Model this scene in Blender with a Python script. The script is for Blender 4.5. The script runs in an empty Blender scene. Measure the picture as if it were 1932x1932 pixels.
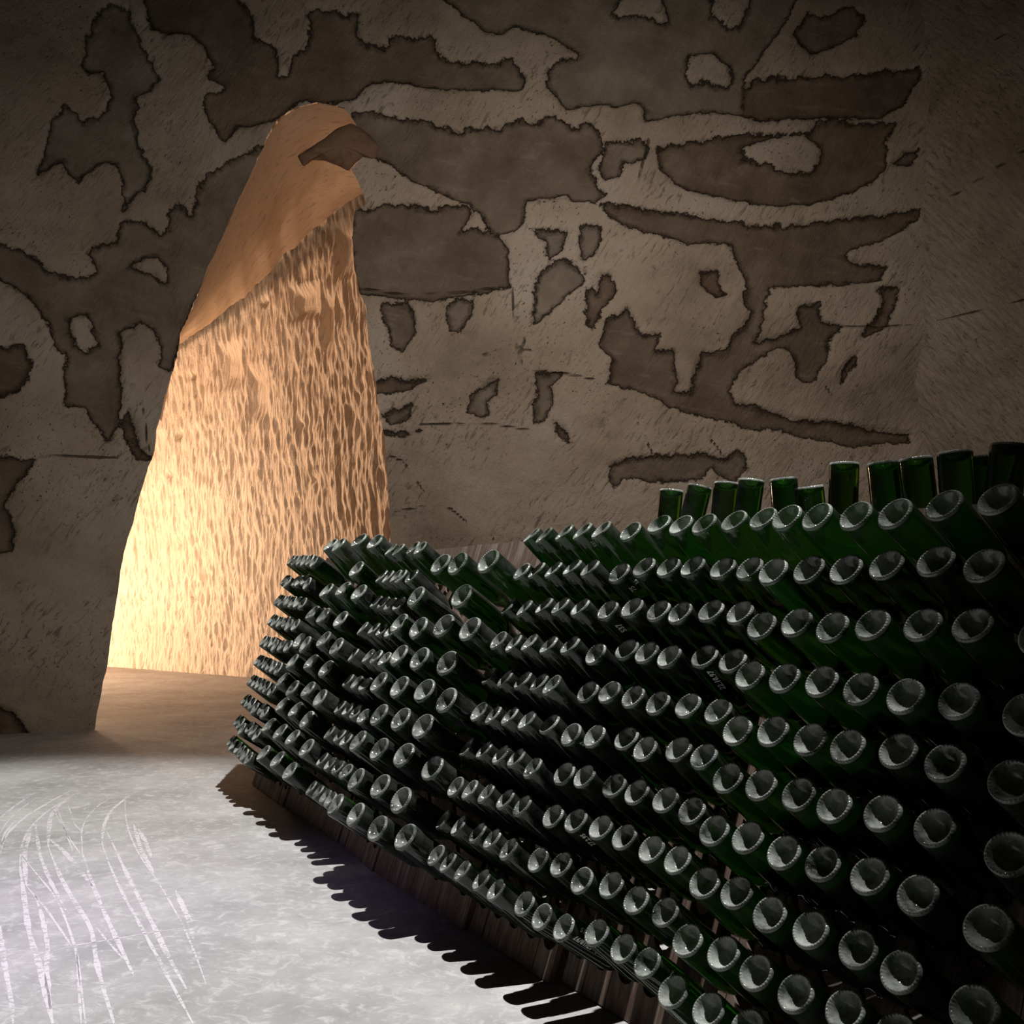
import bpy, bmesh, math, random
import numpy as np
from mathutils import Vector, Matrix

scene = bpy.context.scene
C = scene.collection
random.seed(7)
PI = math.pi

# ---------------------------------------------------------------- camera, world, lights, exposure
FPX, VH, HC = 1850.0, 1111.3, 1.235          # focal length in pixels, horizon row, eye height
cam_d = bpy.data.cameras.new('camera')
cam_d.sensor_width = 36.0
cam_d.lens = 36.0 * FPX / 1932.0
cam_d.shift_y = (VH - 966.0) / 1932.0
cam_d.clip_start = 0.05
cam = bpy.data.objects.new('camera', cam_d); C.objects.link(cam)
cam.location = (0, 0, HC); cam.rotation_euler = (PI / 2, 0, 0)
scene.camera = cam

vs = scene.view_settings
scene.display_settings.display_device = 'sRGB'
vs.view_transform = 'Standard'; vs.look = 'None'; vs.gamma = 1.0; vs.exposure = 0.0
vs.use_curve_mapping = False
cy = scene.cycles
cy.max_bounces = 9; cy.diffuse_bounces = 4; cy.glossy_bounces = 4
cy.transmission_bounces = 8; cy.transparent_max_bounces = 8
cy.caustics_reflective = False; cy.caustics_refractive = False
cy.sample_clamp_indirect = 4.0

world = bpy.data.worlds.new('cave_dark'); scene.world = world
world.use_nodes = True
world.node_tree.nodes['Background'].inputs[0].default_value = (1.0, 0.83, 0.66, 1)
world.node_tree.nodes['Background'].inputs[1].default_value = 0.012

def light(name, kind, loc, target, energy, color, **kw):
    d = bpy.data.lights.new(name, kind); d.energy = energy; d.color = color
    for k, v in kw.items(): setattr(d, k, v)
    o = bpy.data.objects.new(name, d); C.objects.link(o); o.location = loc
    o.rotation_euler = (Vector(target) - Vector(loc)).to_track_quat('-Z', 'Y').to_euler()
    return o
light('shaft_spot', 'SPOT', (1.0, 3.1, 8.0), (-2.05, 3.45, 0.0), 4700.0, (1.0, 0.985, 0.96), spot_size=math.radians(49), spot_blend=0.40, shadow_soft_size=0.05)
light('wall_wash', 'SPOT', (0.2, 4.4, 4.9), (0.1, 8.8, 2.0), 345.0, (1.0, 0.88, 0.76), spot_size=math.radians(134), spot_blend=1.0, shadow_soft_size=0.5)  # added unseen soft spot that brightens the back wall
light('passage_lamp', 'POINT', (-9.0, 13.5, 1.25), (-6, 15, 0), 1200.0, (1.0, 0.60, 0.36), shadow_soft_size=0.12)
light('passage_floor_lamp', 'POINT', (-5.9, 12.6, 2.0), (-5, 12, 0), 170.0, (1.0, 0.66, 0.42), shadow_soft_size=0.2)
light('violet_wash', 'SPOT', (-4.4, 2.2, 2.8), (-2.35, 3.3, 0.0), 420.0, (0.66, 0.50, 1.0), spot_size=math.radians(40), spot_blend=1.0, shadow_soft_size=0.3)  # added unseen spot that tints the near left floor violet


# ---------------------------------------------------------------- helpers
def tag(o, label=None, cat=None, group=None, kind=None):
    if label: o['label'] = label
    if cat: o['category'] = cat
    if group: o['group'] = group
    if kind: o['kind'] = kind
    return o

def obj(name, me, m=None, parent=None):
    if m is not None and not me.materials: me.materials.append(m)
    o = bpy.data.objects.new(name, me); C.objects.link(o)
    if parent is not None: o.parent = parent
    return o

def mesh_np(name, V, F, smooth=True):
    me = bpy.data.meshes.new(name)
    me.from_pydata(np.asarray(V).tolist(), [], [tuple(int(i) for i in f) for f in F])
    if smooth: me.polygons.foreach_set('use_smooth', [True] * len(me.polygons))
    me.update()
    return me

def bm_mesh(name, bm, smooth=False):
    bmesh.ops.recalc_face_normals(bm, faces=bm.faces)
    me = bpy.data.meshes.new(name); bm.to_mesh(me); bm.free()
    if smooth: me.polygons.foreach_set('use_smooth', [True] * len(me.polygons))
    return me

def box_bm(bm, x0, x1, y0, y1, z0, z1, bev=0.0):
    r = bmesh.ops.create_cube(bm, size=1.0)
    for v in r['verts']:
        v.co = Vector(((x0 + x1) / 2 + v.co.x * (x1 - x0), (y0 + y1) / 2 + v.co.y * (y1 - y0), (z0 + z1) / 2 + v.co.z * (z1 - z0)))
    if bev:
        es = list({e for v in r['verts'] for e in v.link_edges})
        bmesh.ops.bevel(bm, geom=es, offset=bev, segments=1, affect='EDGES')

def hsh(ix, iy, s):
    h = (ix.astype(np.int64) * 374761393 + iy.astype(np.int64) * 668265263 + s * 1442695041) & 0x7fffffff
    h = ((h ^ (h >> 13)) * 1274126177) & 0x7fffffff
    return ((h ^ (h >> 16)) & 0xffff) / 65535.0
def vnoise(x, y, s=0):
    ix = np.floor(x); iy = np.floor(y); fx = x - ix; fy = y - iy
    fx = fx * fx * (3 - 2 * fx); fy = fy * fy * (3 - 2 * fy)
    a = hsh(ix, iy, s); b = hsh(ix + 1, iy, s); c = hsh(ix, iy + 1, s); d = hsh(ix + 1, iy + 1, s)
    return (a + (b - a) * fx) * (1 - fy) + (c + (d - c) * fx) * fy
def fbm(x, y, s=0, o=4):
    r = 0; a = 0.5
    for i in range(o):
        r = r + a * (vnoise(x * 2 ** i, y * 2 ** i, s + 31 * i) - 0.5); a *= 0.5
    return r

# ---------------------------------------------------------------- materials
def new_mat(name):
    m = bpy.data.materials.new(name); m.use_nodes = True
    nt = m.node_tree; nt.nodes.clear()
    out = nt.nodes.new('ShaderNodeOutputMaterial')
    return m, nt, out
def N(nt, typ, **kw):
    n = nt.nodes.new(typ)
    for k, v in kw.items():
        if k == 'inp':
            for kk, vv in v.items(): n.inputs[kk].default_value = vv
        else: setattr(n, k, v)
    return n
def L(nt, a, b): nt.links.new(a, b)
def ramp(nt, fac, stops, interp='LINEAR'):
    r = N(nt, 'ShaderNodeValToRGB'); r.color_ramp.interpolation = interp
    els = r.color_ramp.elements
    els[0].position, els[0].color = stops[0][0], (*stops[0][1], 1)
    els[1].position, els[1].color = stops[-1][0], (*stops[-1][1], 1)
    for p, c in stops[1:-1]:
        e = els.new(p); e.color = (*c, 1)
    L(nt, fac, r.inputs[0]); return r.outputs[0]
def g(v): return (v, v, v)
def noise(nt, vec, scale, detail=4, rough=0.55, dist=0.0):
    n = N(nt, 'ShaderNodeTexNoise', inp={'Scale': scale, 'Detail': detail, 'Roughness': rough, 'Distortion': dist})
    L(nt, vec, n.inputs['Vector']); return n.outputs['Fac']
def mapping(nt, vec, scale=(1, 1, 1), rot=(0, 0, 0)):
    if any(rot):                                # turn first, then stretch
        m0 = N(nt, 'ShaderNodeMapping'); m0.inputs['Rotation'].default_value = rot; L(nt, vec, m0.inputs['Vector']); vec = m0.outputs[0]
    mp = N(nt, 'ShaderNodeMapping'); mp.inputs['Scale'].default_value = scale
    L(nt, vec, mp.inputs['Vector']); return mp.outputs[0]
def math_(nt, op, a, b=None, clamp=False):
    n = N(nt, 'ShaderNodeMath', operation=op, use_clamp=clamp)
    for i, v in enumerate((a, b)):
        if v is None: continue
        if isinstance(v, (int, float)): n.inputs[i].default_value = v
        else: L(nt, v, n.inputs[i])
    return n.outputs[0]
def mixc(nt, fac, a, b, blend='MIX'):
    n = N(nt, 'ShaderNodeMix', data_type='RGBA', blend_type=blend)
    for i, v in ((0, fac), (6, a), (7, b)):
        if isinstance(v, (int, float)): n.inputs[i].default_value = v
        elif isinstance(v, tuple): n.inputs[i].default_value = (*v, 1)
        else: L(nt, v, n.inputs[i])
    return n.outputs[2]
def bump(nt, h, strength, dist, base=None):
    b = N(nt, 'ShaderNodeBump', inp={'Strength': strength, 'Distance': dist})
    L(nt, h, b.inputs['Height'])
    if base is not None: L(nt, base, b.inputs['Normal'])
    return b.outputs[0]
def smooth01(nt, v, lo, hi):
    n = N(nt, 'ShaderNodeMapRange', interpolation_type='SMOOTHSTEP')
    n.inputs[1].default_value = lo; n.inputs[2].default_value = hi
    L(nt, v, n.inputs[0]); return n.outputs[0]

# a plastered chalk wall; uv = metres along the wall and up it; sdf < 0 where the plaster has come off
def wall_material(name, chisel=0.6, slope=0.6):
    m, nt, out = new_mat(name)
    uvn = N(nt, 'ShaderNodeUVMap').outputs[0]
    def attr(a):
        n = N(nt, 'ShaderNodeAttribute', attribute_name=a); return n.outputs['Fac']
    sdf, tone, crack = attr('sdf'), attr('tone'), attr('crack')
    ragged = math_(nt, 'MULTIPLY', math_(nt, 'SUBTRACT', noise(nt, uvn, 9.0, 8, 0.68), 0.5), 0.16)
    ragged2 = math_(nt, 'MULTIPLY', math_(nt, 'SUBTRACT', noise(nt, uvn, 45.0, 4, 0.6), 0.5), 0.03)
    d = math_(nt, 'ADD', math_(nt, 'ADD', sdf, ragged), ragged2)
    inside = smooth01(nt, d, 0.008, -0.008)
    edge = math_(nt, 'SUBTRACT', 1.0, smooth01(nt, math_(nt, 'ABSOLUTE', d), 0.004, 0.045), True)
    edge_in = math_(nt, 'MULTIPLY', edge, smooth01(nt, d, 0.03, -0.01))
    # plaster
    big = noise(nt, uvn, 0.8, 5, 0.6)
    plas = ramp(nt, big, [(0.3, (0.26, 0.208, 0.160)), (0.48, (0.40, 0.328, 0.258)), (0.7, (0.50, 0.435, 0.365))])
    stro_v = mapping(nt, uvn, (30, 7.5, 1), (0, 0, slope))
    stro = noise(nt, stro_v, 1.0, 4, 0.65, 0.6)
    patchy = smooth01(nt, noise(nt, uvn, 1.7, 3, 0.6), 0.40, 0.62)
    plas = mixc(nt, math_(nt, 'MULTIPLY', smooth01(nt, stro, 0.46, 0.36), math_(nt, 'MULTIPLY', patchy, 0.75)), plas, (0.15, 0.115, 0.085))
    pits = smooth01(nt, noise(nt, mapping(nt, uvn, (40, 22, 1), (0, 0, 0.7)), 1.0, 3, 0.7), 0.60, 0.67)
    pit_zone = smooth01(nt, noise(nt, uvn, 1.1, 3, 0.6, 0.3), 0.47, 0.58)
    plas = mixc(nt, math_(nt, 'MULTIPLY', pits, pit_zone), plas, (0.07, 0.05, 0.035))
    # bared stone
    n2 = noise(nt, uvn, 2.3, 6, 0.62)
    brown = ramp(nt, n2, [(0.3, (0.10, 0.068, 0.047)), (0.55, (0.155, 0.110, 0.078)), (0.75, (0.235, 0.178, 0.134))])
    grey = ramp(nt, n2, [(0.28, (0.165, 0.135, 0.105)), (0.5, (0.25, 0.208, 0.166)), (0.75, (0.36, 0.312, 0.258))])
    dark = mixc(nt, tone, brown, grey)
    smear = noise(nt, mapping(nt, uvn, (3, 13, 1), (0, 0, 0.2)), 1.0, 5, 0.6)
    dark = mixc(nt, math_(nt, 'MULTIPLY', smooth01(nt, smear, 0.55, 0.75), 0.45), dark, (0.30, 0.255, 0.205))
    rust = smooth01(nt, noise(nt, uvn, 3.4, 4, 0.6), 0.60, 0.75)
    dark = mixc(nt, math_(nt, 'MULTIPLY', rust, 0.5), dark, (0.10, 0.052, 0.03))
    col = mixc(nt, inside, plas, dark)
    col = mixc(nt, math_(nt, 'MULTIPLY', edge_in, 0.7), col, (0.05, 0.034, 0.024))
    cr = math_(nt, 'MULTIPLY', smooth01(nt, math_(nt, 'ADD', crack, math_(nt, 'MULTIPLY', ragged, 0.12)), 0.016, 0.004), smooth01(nt, noise(nt, uvn, 2.6, 2), 0.40, 0.52))
    col = mixc(nt, math_(nt, 'MULTIPLY', cr, 0.8), col, (0.05, 0.036, 0.026))
    # relief: plaster stands proud of the stone, trowel and pick strokes over it
    h = math_(nt, 'MULTIPLY', math_(nt, 'SUBTRACT', 1.0, inside), 1.0)
    h = math_(nt, 'ADD', h, math_(nt, 'MULTIPLY', stro, chisel))
    h = math_(nt, 'SUBTRACT', h, math_(nt, 'MULTIPLY', cr, 0.8))
    fine = math_(nt, 'ADD', math_(nt, 'MULTIPLY', noise(nt, uvn, 60, 4, 0.6), 0.25), math_(nt, 'MULTIPLY', noise(nt, uvn, 7, 5, 0.6), 0.8))
    nb = bump(nt, math_(nt, 'ADD', h, fine), 1.0, 0.03)
    p = N(nt, 'ShaderNodeBsdfPrincipled', inp={'Roughness': 0.92, 'Specular IOR Level': 0.15})
    L(nt, col, p.inputs['Base Color']); L(nt, nb, p.inputs['Normal']); L(nt, p.outputs[0], out.inputs[0])
    return m

def chalk_material(name, c0, c1, stretch, strength, dist):
    m, nt, out = new_mat(name)
    uvn = N(nt, 'ShaderNodeUVMap').outputs[0]
    a = noise(nt, mapping(nt, uvn, stretch, (0, 0, 0.12)), 1.0, 4, 0.6, 0.5)
    b = noise(nt, uvn, 1.3, 5, 0.6)
    c = noise(nt, uvn, 42, 3, 0.6)
    col = mixc(nt, b, c0, c1)
    col = mixc(nt, math_(nt, 'MULTIPLY', smooth01(nt, a, 0.46, 0.33), 0.5), col, tuple(v * 0.55 for v in c0))
    h = math_(nt, 'ADD', a, math_(nt, 'MULTIPLY', c, 0.2))
    p = N(nt, 'ShaderNodeBsdfPrincipled', inp={'Roughness': 0.95, 'Specular IOR Level': 0.1})
    L(nt, col, p.inputs['Base Color']); L(nt, bump(nt, h, strength, dist), p.inputs['Normal']); L(nt, p.outputs[0], out.inputs[0])
    return m

def floor_material():
    m, nt, out = new_mat('worn_concrete')
    v = N(nt, 'ShaderNodeTexCoord').outputs['Object']
    a = noise(nt, v, 1.6, 6, 0.65); b = noise(nt, v, 14, 6, 0.7, 0.8); c = noise(nt, v, 70, 3, 0.7)
    wisp = noise(nt, mapping(nt, v, (10, 26, 10), (0, 0, 0.4)), 1.0, 5, 0.7, 1.5)
    col = ramp(nt, a, [(0.32, (0.235, 0.231, 0.228)), (0.68, (0.385, 0.379, 0.374))])
    col = mixc(nt, math_(nt, 'MULTIPLY', smooth01(nt, b, 0.48, 0.72), 0.8), col, (0.475, 0.468, 0.463))
    col = mixc(nt, math_(nt, 'MULTIPLY', smooth01(nt, wisp, 0.54, 0.68), 0.30), col, (0.58, 0.57, 0.57))
    col = mixc(nt, math_(nt, 'MULTIPLY', smooth01(nt, b, 0.42, 0.30), 0.5), col, (0.24, 0.235, 0.23))
    col = mixc(nt, math_(nt, 'MULTIPLY', smooth01(nt, c, 0.68, 0.76), 0.35), col, (0.16, 0.155, 0.15))
    h = math_(nt, 'ADD', math_(nt, 'MULTIPLY', wisp, 0.6), math_(nt, 'MULTIPLY', b, 0.5))
    p = N(nt, 'ShaderNodeBsdfPrincipled', inp={'Roughness': 0.72, 'Specular IOR Level': 0.25})
    L(nt, col, p.inputs['Base Color']); L(nt, bump(nt, h, 0.5, 0.01), p.inputs['Normal']); L(nt, p.outputs[0], out.inputs[0])
    return m

def scuff_material():
    m, nt, out = new_mat('pale_tyre_scuff')
    v = N(nt, 'ShaderNodeTexCoord').outputs['Object']
    a = noise(nt, v, 38, 5, 0.75); b = noise(nt, v, 4, 3, 0.6)
    br = math_(nt, 'ADD', a, math_(nt, 'MULTIPLY', b, 0.5))
    al = smooth01(nt, br, 0.60, 0.78)
    p = N(nt, 'ShaderNodeBsdfPrincipled', inp={'Base Color': (0.66, 0.63, 0.65, 1), 'Roughness': 0.8})
    t = N(nt, 'ShaderNodeBsdfTransparent')
    mx = N(nt, 'ShaderNodeMixShader')
    L(nt, math_(nt, 'MULTIPLY', al, 0.72), mx.inputs[0]); L(nt, t.outputs[0], mx.inputs[1]); L(nt, p.outputs[0], mx.inputs[2]); L(nt, mx.outputs[0], out.inputs[0])
    return m

def wood_material():
    m, nt, out = new_mat('weathered_oak')
    v0 = N(nt, 'ShaderNodeTexCoord').outputs['Object']
    oi = N(nt, 'ShaderNodeObjectInfo').outputs['Random']
    va = N(nt, 'ShaderNodeVectorMath', operation='ADD')
    cb = N(nt, 'ShaderNodeCombineXYZ'); L(nt, math_(nt, 'MULTIPLY', oi, 17.0), cb.inputs[0]); L(nt, math_(nt, 'MULTIPLY', oi, 9.0), cb.inputs[2])
    L(nt, v0, va.inputs[0]); L(nt, cb.outputs[0], va.inputs[1]); v = va.outputs[0]
    gr = noise(nt, mapping(nt, v, (60, 20, 3.2)), 1.0, 5, 0.65, 0.7)
    st = noise(nt, mapping(nt, v, (16, 5, 1.3)), 1.0, 4, 0.6, 0.3)
    pk = noise(nt, mapping(nt, v, (110, 30, 9)), 1.0, 3, 0.6)
    col = ramp(nt, gr, [(0.28, (0.055, 0.036, 0.026)), (0.5, (0.135, 0.092, 0.068)), (0.74, (0.24, 0.19, 0.155))])
    col = mixc(nt, math_(nt, 'MULTIPLY', smooth01(nt, st, 0.50, 0.68), 0.6), col, (0.30, 0.265, 0.235))
    col = mixc(nt, math_(nt, 'MULTIPLY', smooth01(nt, pk, 0.42, 0.30), 0.6), col, (0.03, 0.02, 0.015))
    col = mixc(nt, math_(nt, 'MULTIPLY', oi, 0.35), col, (0.12, 0.075, 0.055))
    p = N(nt, 'ShaderNodeBsdfPrincipled', inp={'Roughness': 0.78, 'Specular IOR Level': 0.25})
    L(nt, col, p.inputs['Base Color']); L(nt, bump(nt, gr, 0.5, 0.006), p.inputs['Normal']); L(nt, p.outputs[0], out.inputs[0])
    return m

def glass_material(name, tint, dust, dcol, body):
    m, nt, out = new_mat(name)
    v = N(nt, 'ShaderNodeTexCoord').outputs['Object']
    oi = N(nt, 'ShaderNodeObjectInfo').outputs['Random']
    va = N(nt, 'ShaderNodeVectorMath', operation='ADD')
    cb = N(nt, 'ShaderNodeCombineXYZ'); L(nt, math_(nt, 'MULTIPLY', oi, 23.0), cb.inputs[0]); L(nt, math_(nt, 'MULTIPLY', oi, 41.0), cb.inputs[1])
    L(nt, v, va.inputs[0]); L(nt, cb.outputs[0], va.inputs[1]); vv = va.outputs[0]
    cl = noise(nt, vv, 16, 5, 0.65); sp = noise(nt, vv, 260, 3, 0.7)
    gl = N(nt, 'ShaderNodeBsdfPrincipled', inp={'IOR': 1.5, 'Roughness': 0.07, 'Transmission Weight': 1.0})
    L(nt, mixc(nt, oi, tint, (tint[0] * 2.6 + 0.012, tint[1] * 0.9, tint[2] * 0.7)), gl.inputs['Base Color'])
    L(nt, ramp(nt, cl, [(0.35, g(0.04)), (0.7, g(0.14))]), gl.inputs['Roughness'])
    df = N(nt, 'ShaderNodeBsdfDiffuse'); df.inputs['Color'].default_value = (*dcol, 1)
    fac = math_(nt, 'MULTIPLY', math_(nt, 'ADD', smooth01(nt, cl, 0.25, 0.8), math_(nt, 'MULTIPLY', smooth01(nt, sp, 0.6, 0.75), 0.6)), dust, True)
    mx = N(nt, 'ShaderNodeMixShader')
    wine = N(nt, 'ShaderNodeBsdfTranslucent'); wine.inputs['Color'].default_value = (0.05, 0.22, 0.02, 1)
    m0 = N(nt, 'ShaderNodeMixShader'); m0.inputs[0].default_value = body
    L(nt, gl.outputs[0], m0.inputs[1]); L(nt, wine.outputs[0], m0.inputs[2])
    L(nt, fac, mx.inputs[0]); L(nt, m0.outputs[0], mx.inputs[1]); L(nt, df.outputs[0], mx.inputs[2]); L(nt, mx.outputs[0], out.inputs[0])
    return m

M_wall = wall_material('plastered_chalk', 0.55)
M_side = wall_material('tooled_chalk', 1.6, -0.7)
M_far = chalk_material('pick_hewn_chalk', (0.74, 0.63, 0.52), (0.88, 0.80, 0.70), (30, 6, 1), 1.0, 0.03)
M_vault = chalk_material('smooth_chalk', (0.60, 0.47, 0.36), (0.74, 0.62, 0.50), (5, 9, 1), 0.35, 0.02)
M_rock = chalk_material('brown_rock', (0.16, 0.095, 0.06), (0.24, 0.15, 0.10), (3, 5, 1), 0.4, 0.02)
M_floor = floor_material(); M_scuff = scuff_material(); M_wood = wood_material()
M_glass = glass_material('dark_green_glass', (0.009, 0.100, 0.007), 0.085, (0.34, 0.35, 0.33), 0.075)
M_punt = glass_material('dusty_bottle_base', (0.010, 0.090, 0.008), 0.62, (0.50, 0.53, 0.49), 0.05)
def plain(name, col, rough=0.7):
    m, nt, out = new_mat(name)
    v = N(nt, 'ShaderNodeTexCoord').outputs['Object']
    p = N(nt, 'ShaderNodeBsdfPrincipled', inp={'Roughness': rough})
    L(nt, mixc(nt, noise(nt, v, 90, 3), tuple(c * 0.75 for c in col), col), p.inputs['Base Color']); L(nt, p.outputs[0], out.inputs[0])
    return m
M_chalk = plain('white_chalk', (0.85, 0.86, 0.82))

# ---------------------------------------------------------------- cave walls
WALL = [(-9.5, 5.75), (-3.65, 8.62), (-3.1, 8.78), (-1.0, 8.80), (4.0, 8.40)]      # plan line of the back wall
SIDE = [(3.42, 8.62), (4.75, 6.7), (7.0, 2.6)]                                       # plan line of the right wall
def ray_hit(u, v, line):
    """metres along a plan line and height where the wall point seen at (u, v) lies"""
    k = (u - 966.0) / FPX; s = 0.0
    for i, ((x0, y0), (x1, y1)) in enumerate(zip(line[:-1], line[1:])):
        dx, dy = x1 - x0, y1 - y0; ln = math.hypot(dx, dy)
        t = (k * y0 - x0) / (dx - k * dy)
        if (t >= 0 or i == 0) and (t <= 1 or i == len(line) - 2):
            Y = y0 + t * dy
            return s + t * ln, HC - (v - VH) * Y / FPX
        s += ln
def hits(poly, line): return np.array([ray_hit(u, v, line) for u, v in poly])
def seg_dist(P, A, B):
    d = B - A; l2 = max((d ** 2).sum(), 1e-12)
    t = np.clip(((P - A) @ d) / l2, 0, 1)
    return np.linalg.norm(P - A - t[:, None] * d, axis=1)
def in_poly(P, Q):
    r = np.zeros(len(P), bool)
    for (x0, y0), (x1, y1) in zip(Q, np.roll(Q, -1, 0)):
        if y0 == y1: continue
        c = ((P[:, 1] >= y0) != (P[:, 1] >= y1)) & (P[:, 0] < (x1 - x0) * (P[:, 1] - y0) / (y1 - y0) + x0)
        r ^= c
    return r
def poly_sdf(P, Q, reach=0.5):
    """signed distance to outline Q, clamped at +reach"""
    out = np.full(len(P), reach)
    lo, hi = Q.min(0) - reach, Q.max(0) + reach
    near = np.where(((P > lo) & (P < hi)).all(1))[0]
    if not len(near): return out
    S = P[near]; d = np.full(len(S), 9.0)
    for A, B in zip(Q, np.roll(Q, -1, 0)): d = np.minimum(d, seg_dist(S, A, B))
    d[in_poly(S, Q)] *= -1
    out[near] = np.minimum(d, reach); return out

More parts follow.
